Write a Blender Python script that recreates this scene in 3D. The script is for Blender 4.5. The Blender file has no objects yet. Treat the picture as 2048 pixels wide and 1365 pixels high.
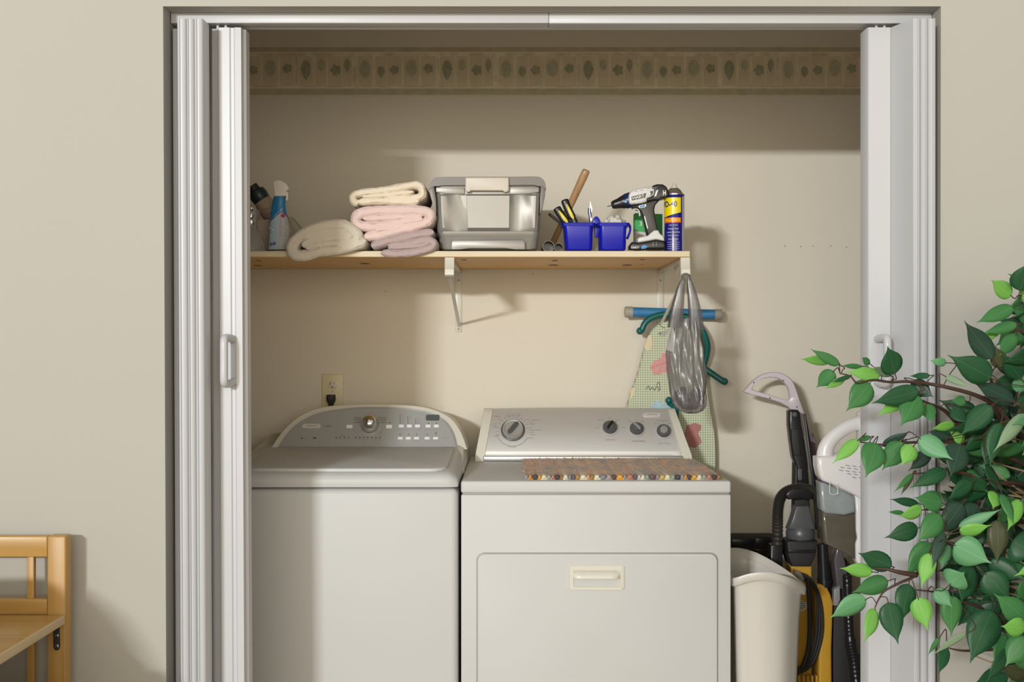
import bpy, bmesh, math, random
from mathutils import Vector, Matrix, noise
PI = math.pi
random.seed(7)
SC = bpy.context.scene
COL = SC.collection

# ------------------------------------------------------------------ camera, world, light, exposure
FPX = 2325.0; CZ = 1.295
cam_data = bpy.data.cameras.new('camera'); cam = bpy.data.objects.new('camera', cam_data); COL.objects.link(cam)
cam.location = (0, 0, CZ); cam.rotation_euler = (PI/2, 0, 0)
cam_data.sensor_width = 36.0; cam_data.lens = FPX/2048*36.0; cam_data.clip_start = 0.05
SC.camera = cam
SC.view_settings.view_transform = 'Standard'; SC.view_settings.look = 'None'
SC.view_settings.gamma = 1.0; SC.view_settings.exposure = 0.0
try: SC.view_settings.use_curve_mapping = False
except Exception: pass

world = bpy.data.worlds.new('room_light'); SC.world = world; world.use_nodes = True
bg = world.node_tree.nodes['Background']
bg.inputs[0].default_value = (1.0, 0.94, 0.84, 1); bg.inputs[1].default_value = 0.62

def area(name, loc, target, sx, sy, power, col):
    l = bpy.data.lights.new(name, 'AREA'); l.shape = 'RECTANGLE'; l.size = sx; l.size_y = sy
    l.energy = power; l.color = col
    o = bpy.data.objects.new(name, l); COL.objects.link(o); o.location = loc
    d = Vector(target) - Vector(loc); o.rotation_euler = d.to_track_quat('-Z', 'Y').to_euler()
    return o
# the flash / ceiling lamp high on the left behind the photographer: it throws the long shadows into the closet
area('key_lamp', (-4.47, -9.0, 3.36), (0.15, 3.3, 1.3), 1.15, 0.26, 930, (0.97, 0.99, 1.0))
# wide soft warm fill added behind the camera to even out the closet
area('room_fill', (0.2, -5.0, 2.1), (0.1, 3.4, 1.1), 6.5, 2.2, 215, (1.0, 0.87, 0.68))

# ------------------------------------------------------------------ helpers
def P(px, py, y):
    return Vector(((px-1024.0)*y/FPX, y, CZ-(py-682.0)*y/FPX))
def S(y): return FPX/y

def link_in(nt, a, b): nt.links.new(a, b)
MATS = {}
def mat(name, col, rough=0.5, metal=0.0, bump=0.0, bscale=60.0, var=0.0, vscale=6.0, spec=0.5, sheen=0.0,
        coat=0.0, alpha=1.0, trans=0.0, stretch=None, sss=0.0):
    if name in MATS: return MATS[name]
    m = bpy.data.materials.new(name); m.use_nodes = True; nt = m.node_tree
    b = nt.nodes['Principled BSDF']
    c = (*col, 1.0)
    b.inputs['Base Color'].default_value = c
    b.inputs['Roughness'].default_value = rough; b.inputs['Metallic'].default_value = metal
    b.inputs['Specular IOR Level'].default_value = spec
    b.inputs['Alpha'].default_value = alpha
    b.inputs['Transmission Weight'].default_value = trans
    b.inputs['Coat Weight'].default_value = coat
    if sheen: b.inputs['Sheen Weight'].default_value = sheen; b.inputs['Sheen Roughness'].default_value = 0.5
    tc = nt.nodes.new('ShaderNodeTexCoord')
    src = tc.outputs['Object']
    if stretch:
        mp = nt.nodes.new('ShaderNodeMapping'); mp.inputs['Scale'].default_value = stretch
        link_in(nt, src, mp.inputs[0]); src = mp.outputs[0]
    n = nt.nodes.new('ShaderNodeTexNoise'); n.inputs['Scale'].default_value = vscale; n.inputs['Detail'].default_value = 4
    link_in(nt, src, n.inputs['Vector'])
    mx = nt.nodes.new('ShaderNodeMix'); mx.data_type = 'RGBA'
    v = max(var, 0.015)
    mx.inputs[6].default_value = (*[max(0, x*(1-v)) for x in col], 1)
    mx.inputs[7].default_value = (*[min(1, x*(1+v)) for x in col], 1)
    link_in(nt, n.outputs[0], mx.inputs[0]); link_in(nt, mx.outputs[2], b.inputs['Base Color'])
    if bump:
        n2 = nt.nodes.new('ShaderNodeTexNoise'); n2.inputs['Scale'].default_value = bscale; n2.inputs['Detail'].default_value = 3
        link_in(nt, src, n2.inputs['Vector'])
        bp = nt.nodes.new('ShaderNodeBump'); bp.inputs['Strength'].default_value = bump; bp.inputs['Distance'].default_value = 0.002
        link_in(nt, n2.outputs[0], bp.inputs['Height']); link_in(nt, bp.outputs[0], b.inputs['Normal'])
    MATS[name] = m
    return m

def wood_mat(name, c1, c2, axis='X', scale=1.0, rough=0.45, knots=False):
    m = bpy.data.materials.new(name); m.use_nodes = True; nt = m.node_tree; b = nt.nodes['Principled BSDF']
    tc = nt.nodes.new('ShaderNodeTexCoord'); mp = nt.nodes.new('ShaderNodeMapping')
    s = {'X': (1.2, 14, 14), 'Y': (14, 1.2, 14), 'Z': (14, 14, 1.2)}[axis]
    mp.inputs['Scale'].default_value = [q*scale for q in s]
    nt.links.new(tc.outputs['Object'], mp.inputs[0])
    n = nt.nodes.new('ShaderNodeTexNoise'); n.inputs['Scale'].default_value = 3.0; n.inputs['Detail'].default_value = 6
    n.inputs['Distortion'].default_value = 0.6
    nt.links.new(mp.outputs[0], n.inputs['Vector'])
    r = nt.nodes.new('ShaderNodeValToRGB'); r.color_ramp.elements[0].position = 0.3; r.color_ramp.elements[1].position = 0.7
    r.color_ramp.elements[0].color = (*c1, 1); r.color_ramp.elements[1].color = (*c2, 1)
    nt.links.new(n.outputs[0], r.inputs[0]); nt.links.new(r.outputs[0], b.inputs['Base Color'])
    b.inputs['Roughness'].default_value = rough
    MATS[name] = m
    return m

def smooth_path(pts, n=8, closed=False):
    pts = [Vector(p) for p in pts]; out = []
    N = len(pts); segs = N if closed else N-1
    for i in range(segs):
        if closed: p0, p1, p2, p3 = pts[(i-1) % N], pts[i], pts[(i+1) % N], pts[(i+2) % N]
        else: p0, p1, p2, p3 = pts[max(i-1, 0)], pts[i], pts[i+1], pts[min(i+2, N-1)]
        for k in range(n):
            t = k/n
            out.append(0.5*((2*p1)+(-p0+p2)*t+(2*p0-5*p1+4*p2-p3)*t*t+(-p0+3*p1-3*p2+p3)*t**3))
    if not closed: out.append(pts[-1].copy())
    return out

def crown(pts, n=6):
    """catmull resample of 2D tuples, open"""
    return [tuple(v)[:2] for v in smooth_path([(a, b, 0) for a, b in pts], n)]

_text_cache = {}
def text_geo(s, bold=0.0):
    key = (s, bold)
    if key in _text_cache: return _text_cache[key]
    cu = bpy.data.curves.new('t', 'FONT'); cu.body = s; cu.size = 1.0; cu.align_x = 'CENTER'; cu.align_y = 'CENTER'
    cu.resolution_u = 3; cu.offset = bold
    o = bpy.data.objects.new('t', cu); COL.objects.link(o)
    dg = bpy.context.evaluated_depsgraph_get(); dg.update()
    me = bpy.data.meshes.new_from_object(o.evaluated_get(dg))
    vs = [v.co.copy() for v in me.vertices]; fs = [tuple(p.vertices) for p in me.polygons]
    bpy.data.objects.remove(o); bpy.data.curves.remove(cu); bpy.data.meshes.remove(me)
    if vs:
        x0 = min(v.x for v in vs); x1 = max(v.x for v in vs); y0 = min(v.y for v in vs); y1 = max(v.y for v in vs)
        c = Vector(((x0+x1)/2, (y0+y1)/2, 0)); vs = [v-c for v in vs]; wh = (x1-x0, y1-y0)
    else: wh = (1, 1)
    _text_cache[key] = (vs, fs, wh)
    return _text_cache[key]

class MB:
    """collects shapes in world coordinates; build() links them as one mesh object"""
    def __init__(s): s.v = []; s.f = []; s.m = []; s.uv = {}
    def add(s, vs, fs, mi=0, M=None):
        o = len(s.v)
        s.v += [(M @ Vector(v)) if M is not None else Vector(v) for v in vs]
        for f in fs: s.f.append([i+o for i in f]); s.m.append(mi)
        return o
    def bm(s, b, mi=0, M=None):
        b.verts.index_update()
        s.add([v.co.copy() for v in b.verts], [[v.index for v in f.verts] for f in b.faces], mi, M); b.free()
    def box(s, x0, x1, y0, y1, z0, z1, bev=0.0, mi=0, seg=2, M=None):
        b = bmesh.new(); bmesh.ops.create_cube(b, size=1.0)
        for v in b.verts:
            v.co = Vector(((x0+x1)/2+v.co.x*(x1-x0), (y0+y1)/2+v.co.y*(y1-y0), (z0+z1)/2+v.co.z*(z1-z0)))
        if bev: bmesh.ops.bevel(b, geom=b.edges[:], offset=bev, segments=seg, profile=0.5, affect='EDGES')
        s.bm(b, mi, M)
    def loft(s, rings, mi=0, closed=True, cap0=True, cap1=True, mfun=None):
        n = len(rings[0]); o = len(s.v)
        for r in rings: s.v += [Vector(p) for p in r]
        for i in range(len(rings)-1):
            for j in range(n if closed else n-1):
                k = (j+1) % n
                s.f.append([o+i*n+j, o+i*n+k, o+(i+1)*n+k, o+(i+1)*n+j])
                s.m.append(mfun(i, j) if mfun else mi)
        if cap0: s.f.append([o+j for j in range(n)][::-1]); s.m.append(mi)
        if cap1: s.f.append([o+(len(rings)-1)*n+j for j in range(n)]); s.m.append(mi)
    def tube(s, pts, r, mi=0, seg=10, cap=True, closed=False, flat=1.0, up=None, mfun=None):
        pts = [Vector(p) for p in pts]; n = len(pts); rings = []
        rad = r if callable(r) else (lambda i: r if not isinstance(r, (list, tuple)) else r[i])
        ref = None
        for i, p in enumerate(pts):
            if closed: t = pts[(i+1) % n]-pts[(i-1) % n]
            else: t = pts[min(i+1, n-1)]-pts[max(i-1, 0)]
            if t.length < 1e-9: t = Vector((0, 0, 1))
            t.normalize()
            if ref is None:
                a = Vector(up) if up else (Vector((0, 1, 0)) if abs(t.y) < 0.9 else Vector((1, 0, 0)))
                ref = (a-t*a.dot(t)).normalized()
            else:
                if up: a = Vector(up)
                else: a = ref
                ref = (a-t*a.dot(t)).normalized()
            bn = t.cross(ref); rr = rad(i)
            rings.append([p+ref*(math.cos(2*PI*k/seg)*rr*flat)+bn*(math.sin(2*PI*k/seg)*rr) for k in range(seg)])
        if closed: rings.append(rings[0])
        s.loft(rings, mi, True, cap and not closed, cap and not closed, mfun)
    def lathe(s, prof, c, axis=(0, 0, 1), mi=0, seg=32, mfun=None, sx=1.0, sy=1.0, cap=True):
        """prof: list of (radius, height) along axis from point c"""
        ax = Vector(axis).normalized(); a = Vector((1, 0, 0)) if abs(ax.x) < 0.9 else Vector((0, 1, 0))
        u = (a-ax*a.dot(ax)).normalized(); w = ax.cross(u); c = Vector(c)
        rings = [[c+ax*h+u*(math.cos(2*PI*k/seg)*max(r, 1e-5)*sx)+w*(math.sin(2*PI*k/seg)*max(r, 1e-5)*sy) for k in range(seg)] for r, h in prof]
        s.loft(rings, mi, True, cap, cap, mfun)
    def prism(s, poly, y0, y1, mi=0, bev=0.0, seg=2):
        """poly: world (x,z) outline extruded between y0 and y1"""
        b = bmesh.new()
        vs = [b.verts.new((x, y0, z)) for x, z in poly]; f = b.faces.new(vs)
        r = bmesh.ops.extrude_face_region(b, geom=[f])
        for e in r['geom']:
            if isinstance(e, bmesh.types.BMVert): e.co.y = y1
        bmesh.ops.recalc_face_normals(b, faces=b.faces[:])
        if bev:
            ed = [e for e in b.edges if abs(e.verts[0].co.y-e.verts[1].co.y) < 1e-7]
            bmesh.ops.bevel(b, geom=ed, offset=bev, segments=seg, profile=0.5, affect='EDGES', clamp_overlap=True)
        s.bm(b, mi)
    def pxprism(s, poly, y0, y1, mi=0, bev=0.0, seg=2, yy=None):
        """poly: outline measured on the photograph at distance y0"""
        q = [P(a, b, yy or y0) for a, b in poly]
        s.prism([(p.x, p.z) for p in q], y0, y1, mi, bev, seg)
    def text(s, txt, M, height=None, width=None, mi=0, bold=0.0, warp=None):
        vs, fs, (w, h) = text_geo(txt, bold)
        sy = (height/h) if height else None; sx = (width/w) if width else None
        if sx is None: sx = sy
        if sy is None: sy = sx
        q = [Vector((v.x*sx, v.y*sy, 0)) for v in vs]
        if warp: q = [warp(v.x, v.y) for v in q]; s.add(q, fs, mi)
        else: s.add(q, fs, mi, M)
    def build(s, name, mats, parent=None, origin=None, smooth=40, sub=0, disp=None, recalc=True, uv=False):
        me = bpy.data.meshes.new(name)
        L = Vector((0, 0, 0))
        top = parent
        if parent is not None:
            while top.parent is not None: top = top.parent
            L = top.location.copy()
            ro = top.get('_rz', 0)
        elif origin is not None: L = Vector(origin)
        me.from_pydata([tuple(v-L) for v in s.v], [], s.f)
        if not isinstance(mats, (list, tuple)): mats = [mats]
        for m in mats: me.materials.append(m)
        me.polygons.foreach_set('material_index', s.m)
        me.validate(); me.update()
        if recalc:
            b = bmesh.new(); b.from_mesh(me); bmesh.ops.recalc_face_normals(b, faces=b.faces[:]); b.to_mesh(me); b.free()
        o = bpy.data.objects.new(name, me); COL.objects.link(o)
        if parent is not None: o.parent = parent
        elif origin is not None: o.location = L
        if sub:
            md = o.modifiers.new('sub', 'SUBSURF'); md.levels = sub; md.render_levels = sub
        if smooth is not None:
            me.shade_smooth()
            if smooth < 180 and not sub: me.set_sharp_from_angle(angle=math.radians(smooth))
        if disp:
            tx = bpy.data.textures.new(name+'_d', 'CLOUDS'); tx.noise_scale = disp[1]
            md = o.modifiers.new('disp', 'DISPLACE'); md.texture = tx; md.strength = disp[0]; md.mid_level = 0.5
            md.texture_coords = 'LOCAL'
        return o

def tag(o, label=None, cat=None, group=None, kind=None):
    if label: o['label'] = label
    if cat: o['category'] = cat
    if group: o['group'] = group
    if kind: o['kind'] = kind
    return o
def thing(name, label, cat, loc, group=None):
    o = bpy.data.objects.new(name, None); COL.objects.link(o); o.location = loc; o.empty_display_size = 0.05
    return tag(o, label, cat, group)
def struct(name, mb, m, **k): return tag(mb.build(name, m, **k), kind='structure')
def rrect(cx, cz, w, h, r, n=5):
    out = []
    for (sx, sz, a0) in ((1, 1, 0), (-1, 1, 90), (-1, -1, 180), (1, -1, 270)):
        for k in range(n+1):
            a = math.radians(a0+90*k/n)
            out.append((cx+sx*(w/2-r)+r*math.cos(a), cz+sz*(h/2-r)+r*math.sin(a)))
    return out

# ------------------------------------------------------------------ common materials
M_wall = mat('wall_paint_dimmed', (0.405, 0.395, 0.355), 0.75, bump=0.12, bscale=180, var=0.02, vscale=2)  # front wall tone lowered to offset the stronger light falling on it
M_closet = mat('wall_paint_lifted', (0.69, 0.645, 0.545), 0.8, bump=0.12, bscale=180, var=0.02, vscale=2)  # same paint as the front wall, lightened to offset weaker light inside
M_soff = mat('ceiling_paint', (0.8, 0.77, 0.70), 0.8)
M_white = mat('white_vinyl', (0.50, 0.515, 0.535), 0.38)
M_enamel = mat('white_enamel', (0.51, 0.525, 0.52), 0.46, spec=.4)
M_enamel2 = mat('dryer_enamel', (0.52, 0.53, 0.52), 0.5, spec=.35)
M_cream = mat('cream_plastic', (0.62, 0.61, 0.53), 0.35)
M_silver = mat('silver_panel', (0.40, 0.415, 0.41), 0.45, metal=0.3, var=0.03, vscale=3)
M_silver2 = mat('brushed_panel', (0.55, 0.555, 0.54), 0.42, metal=0.4, var=0.05, vscale=8, stretch=(1, 40, 40))
M_dgrey = mat('dark_grey_plastic', (0.09, 0.095, 0.10), 0.35)
M_mgrey = mat('mid_grey_plastic', (0.27, 0.27, 0.27), 0.4)
M_black = mat('black_plastic', (0.014, 0.014, 0.016), 0.3)
M_blackm = mat('black_matte', (0.02, 0.019, 0.018), 0.6)
M_chrome = mat('chrome', (0.75, 0.75, 0.75), 0.16, metal=1.0)
M_ink = mat('ink_dark', (0.06, 0.06, 0.065), 0.6)
M_inkg = mat('ink_grey', (0.28, 0.28, 0.29), 0.6)
M_inkr = mat('ink_red', (0.38, 0.12, 0.10), 0.6)
M_badge = mat('badge_silver', (0.70, 0.66, 0.65), 0.4, metal=0.25)
M_btn = mat('button_white', (0.82, 0.82, 0.82), 0.3)
# ------------------------------------------------------------------ the room shell
YW = 2.735; YB = 3.93; ZC = 2.083; XL = -0.821; XR = 1.009; LEAN = 0.0105
def lean(z): return LEAN*(ZC-z)/1.55*0.7
# wall with the closet opening, one piece, 0.11 m thick
w = MB(); Y2 = 2.85
xl0 = XL+lean(0)
prof = [(-3.2, 0), (xl0, 0), (XL, ZC), (XR, ZC), (XR-0.003, 0), (3.2, 0), (3.2, 2.75), (-3.2, 2.75)]
fl = [(-3.2, 0), (xl0, 0), (XL, ZC), (XL, 2.75), (-3.2, 2.75)]
fm = [(XL, ZC), (XR, ZC), (XR, 2.75), (XL, 2.75)]
fr = [(XR, ZC), (XR-.003, 0), (3.2, 0), (3.2, 2.75), (XR, 2.75)]
for poly in (fl, fm, fr):
    for yy in (YW, Y2):
        w.add([(x, yy, z) for x, z in poly], [list(range(len(poly)))])
for a, b in ((prof[1], prof[2]), (prof[2], prof[3]), (prof[3], prof[4])):
    w.add([(a[0], YW, a[1]), (b[0], YW, b[1]), (b[0], Y2, b[1]), (a[0], Y2, a[1])], [[0, 1, 2, 3]])
struct('wall_front', w, M_wall, smooth=None, recalc=False)
w = MB(); w.box(-1.12, 1.5, YB, YB+0.1, 0, 2.44)
M_hole = mat('nail_hole', (0.1, 0.09, 0.08), 0.8)
for px, py in ((1570, 492), (1602, 493), (1626, 492), (1662, 492), (1693, 494), (771, 583), (1066, 548)):
    p = P(px, py, YB-0.0006); w.lathe([(0.0018, 0), (0.0012, 0.0006)], p, (0, -1, 0), mi=1, seg=8)
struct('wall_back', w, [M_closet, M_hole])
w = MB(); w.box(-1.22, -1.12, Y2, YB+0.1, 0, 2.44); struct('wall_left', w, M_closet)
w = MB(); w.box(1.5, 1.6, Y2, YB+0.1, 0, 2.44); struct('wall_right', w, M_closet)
w = MB(); w.box(-1.22, 1.6, Y2, YB+0.1, 2.44, 2.5); struct('ceiling', w, M_soff)
M_floor = wood_mat('floor_wood', (0.40, 0.29, 0.19), (0.52, 0.40, 0.28), 'X', 0.6)
w = MB(); w.box(-3.2, 3.2, -3.5, YB+0.1, -0.05, 0); struct('floor', w, M_floor)

# wallpaper border with pressed leaves high on the back wall
M_wp = bpy.data.materials.new('wallpaper_border'); M_wp.use_nodes = True
nt = M_wp.node_tree; b = nt.nodes['Principled BSDF']; b.inputs['Roughness'].default_value = 0.85
tc = nt.nodes.new('ShaderNodeTexCoord'); n = nt.nodes.new('ShaderNodeTexNoise'); n.inputs['Scale'].default_value = 22; n.inputs['Detail'].default_value = 8
nt.links.new(tc.outputs['Object'], n.inputs['Vector'])
r = nt.nodes.new('ShaderNodeValToRGB'); r.color_ramp.elements[0].position = 0.38; r.color_ramp.elements[1].position = 0.62
r.color_ramp.elements[0].color = (0.60, 0.54, 0.385, 1); r.color_ramp.elements[1].color = (0.80, 0.74, 0.56, 1)
nt.links.new(n.outputs[0], r.inputs[0]); nt.links.new(r.outputs[0], b.inputs['Base Color'])
M_wpband = mat('border_band', (0.48, 0.44, 0.30), 0.85, var=0.28, vscale=30)
M_wpsq = mat('border_square', (0.68, 0.585, 0.415), 0.85, var=0.12, vscale=30)
M_wpline = mat('border_line', (0.80, 0.72, 0.55), 0.85)
M_wleaf = mat('border_leaf', (0.36, 0.36, 0.245), 0.85, var=0.35, vscale=90)
M_wleaf2 = mat('border_leaf_pale', (0.48, 0.47, 0.33), 0.85, var=0.3, vscale=90)
w = MB(); yb = YB-0.0015
z0 = P(0, 190, yb).z; z1 = P(0, 94, yb).z
w.box(-1.119, 1.499, yb, YB, z0, z1)
zs = lambda py: P(0, py, yb).z
yy = yb-0.0004
def flat(px0, py0, px1, py1, mi, d):
    a = P(px0, py1, yb); c = P(px1, py0, yb)
    w.add([(a.x, yb-d, a.z), (c.x, yb-d, a.z), (c.x, yb-d, c.z), (a.x, yb-d, c.z)], [[0, 1, 2, 3]], mi)
flat(365, 94, 1905, 103, 1, .0002); flat(365, 177, 1905, 190, 1, .0002)
flat(365, 103.2, 1905, 105, 3, .0003); flat(365, 174.5, 1905, 176.5, 3, .0003); flat(365, 189, 1905, 191, 2, .0003)
seq = [(105, 235, 85, 80, 'm'), (238, 218, 95, 140, 'p'), (372, 222, 85, 85, 'm'), (520, 235, 85, 165, 't'), (638, 195, 62, 95, 'p'),
       (755, 235, 90, 95, 'm'), (845, 200, 50, 110, 't'), (985, 228, 88, 150, 'p'), (1112, 250, 62, 95, 't')]
def leaf_poly(cx, cy, w_, h_, kind):
    pts = []; N = 30
    for k in range(N):
        a = 2*PI*k/N
        if kind == 'm': rr = 1.0*(0.72+0.28*abs(math.cos(2.5*a+PI/4)))*(1 if k % 2 else .9)
        else: rr = 1.0*(1 if k % 2 else 0.88)
        x = math.sin(a)*rr; z = math.cos(a)*rr
        if kind == 't': x *= (1-0.45*max(0, -z))
        pts.append((cx+x*w_/2, cy-z*h_/2))
    return pts
for rep in range(-1, 6):
    for (cx, cy, ww, hh, k) in seq:
        dd_ = .00025+.00003*seq.index((cx, cy, ww, hh, k))
        X = 480+(cx+rep*1112)/3.94; Y = 80+cy/3.94
        if rep == -1 and X < 370: continue
        if X > 1890: continue
        flat(X-ww/7.9-4, 112, X+ww/7.9+4, 172, 2, dd_)
        for sx in (-1, 1):
            xx = X+sx*(ww/7.9+4); flat(xx-.6, 112, xx+.6, 170, 3, dd_+.00001)
        pts = leaf_poly(X, Y, ww/3.94, hh/3.94, k)
        q = [P(a, b_, yb) for a, b_ in pts]; c = P(X, Y, yb)
        w.add([(c.x, yb-.0007, c.z)]+[(p.x, yb-.0007, p.z) for p in q], [[0, i+1, (i+1) % len(q)+1] for i in range(len(q))], 5 if k == 'p' else 4)
        c0 = P(X, Y-hh/8.5, yb); c1 = P(X+1.5, Y+hh/6.8, yb)
        w.add([(c0.x, yb-.0009, c0.z), (c0.x+.001, yb-.0009, c0.z), (c1.x+.001, yb-.0009, c1.z), (c1.x-.001, yb-.0009, c1.z)], [[0, 1, 2, 3]], 1)
struct('trim_1', w, [M_wp, M_wpband, M_wpsq, M_wpline, M_wleaf, M_wleaf2], smooth=None, recalc=False)
# door track under the lintel
w = MB(); w.box(XL+.002, 0.088, 2.79, 2.835, 2.0585, ZC, .002); w.box(0.0885, XR-.001, 2.79, 2.835, 2.0578, ZC, .002)
w.box(XL+.002, XR-.001, 2.836, 2.850, 2.0575, ZC, .002)
struct('trim_2', w, M_white)

# ------------------------------------------------------------------ accordion doors
ZD0, ZD1 = 0.012, 2.048
def post(mb, poly, z0=ZD0, z1=ZD1, ln=True, mi=0):
    """poly in plan (x,y), extruded up; bottom leans like the photographed doors"""
    bot = [(x+(lean(z0) if ln else 0), y, z0) for x, y in poly]; top = [(x, y, z1) for x, y in poly]
    mb.loft([bot, top], mi)
def nose(x0, x1, y0=2.71, y1=2.768):
    wd = x1-x0; g = 0.0022
    return [(x0, y1), (x0, y0+.006), (x0+.004, y0+.001), (x0+wd*.30, y0), (x0+wd*.38, y0+g*1.6), (x0+wd*.52, y0+g*1.6), (x0+wd*.60, y0),
            (x1-.004, y0+.001), (x1, y0+.006), (x1, y1)]
def slab2(a, b_, t=.006):
    d = Vector((b_[0]-a[0], b_[1]-a[1])).normalized(); nx, ny = -d.y*t/2, d.x*t/2
    return [(a[0]+nx, a[1]+ny), (b_[0]+nx, b_[1]+ny), (b_[0]-nx, b_[1]-ny), (a[0]-nx, a[1]-ny)]
def X(px, y): return (px-1024)*y/FPX
dl = thing('door_1', None, None, (-.74, 2.79, 0)); dl['kind'] = 'structure'
folds = [(353, 371), (371.6, 386.5), (387, 405)]
for i, (a, b_) in enumerate(folds):
    m = MB(); post(m, nose(X(a, 2.71), X(b_, 2.71)))
    xm = X((a+b_)/2, 2.71)
    post(m, slab2((xm, 2.765), (xm-.012, 2.90))); m.build('fold_panel', M_white, dl)
m = MB(); post(m, [(X(345, 2.79), 2.83), (X(345, 2.79), 2.792), (X(353, 2.79), 2.788), (X(358, 2.79), 2.80), (X(358, 2.79), 2.83)], z1=2.045)
m.build('jamb_channel', M_white, dl)
m = MB(); post(m, slab2((X(404, 2.765), 2.77), (-.745, 2.90))); post(m, slab2((-.745, 2.90), (-.738, 2.80))); m.build('fold_panel', M_white, dl)
m = MB()
lx0, lx1 = X(434, 2.79), X(482, 2.79)
post(m, [(lx0, 2.845), (lx0-.018, 2.84), (lx0-.016, 2.805), (lx0-.002, 2.80), (lx0+.004, 2.79), (lx1-.028, 2.789), (lx1-.025, 2.7925), (lx1-.018, 2.7925), (lx1-.015, 2.789), (lx1, 2.79), (lx1+.001, 2.81), (lx1+.007, 2.812), (lx1+.0075, 2.845)])
m.build('lead_post', M_white, dl)
def roller(px, d):
    m = MB(); x = X(px, 2.81); m.box(x-.003, x+.003, 2.806, 2.814, 2.045, 2.0584, .001); m.build('roller', M_white, d)
for px in (436, 452): roller(px, dl)
def handle(px, y0, d, back=1):
    m = MB(); x = X(px, y0)
    zt, zb = CZ-(676-682)*y0/FPX, CZ-(768-682)*y0/FPX
    dx = .010*back
    pts = smooth_path([(x+dx, y0+.052, zt-.004), (x+dx*.6, y0+.03, zt), (x, y0+.008, zt-.001), (x, y0, zt-.014), (x, y0, (zt+zb)/2), (x, y0, zb+.014), (x, y0+.008, zb+.001), (x+dx*.6, y0+.03, zb), (x+dx, y0+.052, zb+.004)], 6)
    m.tube(pts, .0095, seg=12)
    m.build('door_handle', M_white, d)
handle(448, 2.742, dl)
dr = thing('door_2', None, None, (.93, 2.79, 0)); dr['kind'] = 'structure'
rx0, rx1 = X(1735.5, 2.79), X(1782, 2.79)
m = MB(); post(m, [(rx1, 2.845), (rx1, 2.792), (rx1-.002, 2.789), (rx0+.002, 2.789), (rx0-.001, 2.793), (rx0-.001, 2.845)][::-1], ln=False); m.build('lead_post', M_white, dr)
m = MB(); post(m, slab2((rx1+.0015, 2.792), (X(1828, 2.712), 2.712), .005), ln=False); m.build('fold_panel', M_white, dr)
for a, b_ in ((1827, 1842), (1842.6, 1857), (1857.6, 1873)):
    m = MB(); post(m, nose(X(a, 2.71), X(b_, 2.71)), ln=False); xm = X((a+b_)/2, 2.71)
    post(m, slab2((xm, 2.765), (xm+.01, 2.90)), ln=False); m.build('fold_panel', M_white, dr)
for px in (1752, 1768): roller(px, dr)
handle(1775, 2.742, dr, -1)
# ------------------------------------------------------------------ washer
def plane_frame(yb, pyb, yt, pyt):
    """a tilted face hit by sight lines: returns f(px,py,off)->point and the frame matrix"""
    p0 = P(1024, pyb, yb); p1 = P(1024, pyt, yt)
    v = (p1-p0); v.x = 0; v.normalize(); u = Vector((1, 0, 0)); n = u.cross(v)  # n points to the viewer
    if n.y > 0: n = -n
    o = Vector((0, 0, CZ))
    def hit(px, py, off=0.0):
        d = P(px, py, 1.0)-o; t = (p0-o).dot(n)/d.dot(n); return o+d*t+n*off
    def M(px, py, off=0.0, rot=0.0):
        h = hit(px, py, off)
        m = Matrix((( u.x, v.x, n.x, h.x), (u.y, v.y, n.y, h.y), (u.z, v.z, n.z, h.z), (0, 0, 0, 1)))
        return m @ Matrix.Rotation(rot, 4, 'Z')
    return hit, M, n
wx0, wx1 = -.802, -.147
wy0, wy1 = 3.15, 3.86
wash = thing('washing_machine', 'white top-loading washing machine with arched grey control panel, left of the dryer', 'washing machine', (-.467, 3.5, 0))
m = MB(); m.box(wx0, wx1, wy0, wy1-.03, .03, .8945, .018, seg=4)
for sx in (wx0+.06, wx1-.06):
    for sy in (wy0+.07, wy1-.1): m.lathe([(.02, 0), (.022, .01), (.015, .03)], (sx, sy, 0), seg=12)
m.build('cabinet', M_enamel, wash)
# top deck: rounded front and shoulders
m = MB(); nx = 24; prof = [(3.150, .898), (3.147, .912), (3.150, .924), (3.160, .934), (3.178, .940), (3.22, .944), (3.40, .953), (3.60, .963), (3.75, .965), (3.84, .962), (3.85, .898)]
rings = []
cxm = (wx0+wx1)/2; hw = (wx1-wx0)/2+.006
for i in range(nx+1):
    u = -1+2*i/nx
    u = math.copysign(1-(1-abs(u))**1.8, u)
    a = abs(u); drop = 0 if a < .9 else ((a-.9)/.1)**2
    ring = []
    for (y, z) in prof:
        hz = z-.898; zz = .898+hz*(1-.42*drop)
        yy2 = y+(.012*drop if y < 3.3 else 0)
        fl_ = min(1, max(0, (y-3.2)/.35))
        ring.append((cxm+u*(hw-.006+.006*fl_), yy2, zz))
    rings.append(ring)
m.loft(rings, 0); m.build('top_deck', M_enamel, wash, smooth=60)
# lid
m = MB(); b = bmesh.new()
lid = rrect((-.745-.178)/2, (3.172+3.585)/2, .567, .413, .05, 6)
fz = lambda y: .9425+(y-3.17)*(.9645-.9425)/.43
vs = [b.verts.new((x, y, fz(y)-.004)) for x, y in lid]; f = b.faces.new(vs)
r = bmesh.ops.extrude_face_region(b, geom=[f])
for e in r['geom']:
    if isinstance(e, bmesh.types.BMVert): e.co.z += .0085
bmesh.ops.recalc_face_normals(b, faces=b.faces[:])
top_e = [e for e in b.edges if all(v.co.z > fz(v.co.y)+.003 for v in e.verts)]
bmesh.ops.bevel(b, geom=top_e, offset=.004, segments=3, profile=.5, affect='EDGES')
m.bm(b); m.build('lid', M_enamel, wash)
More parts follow.
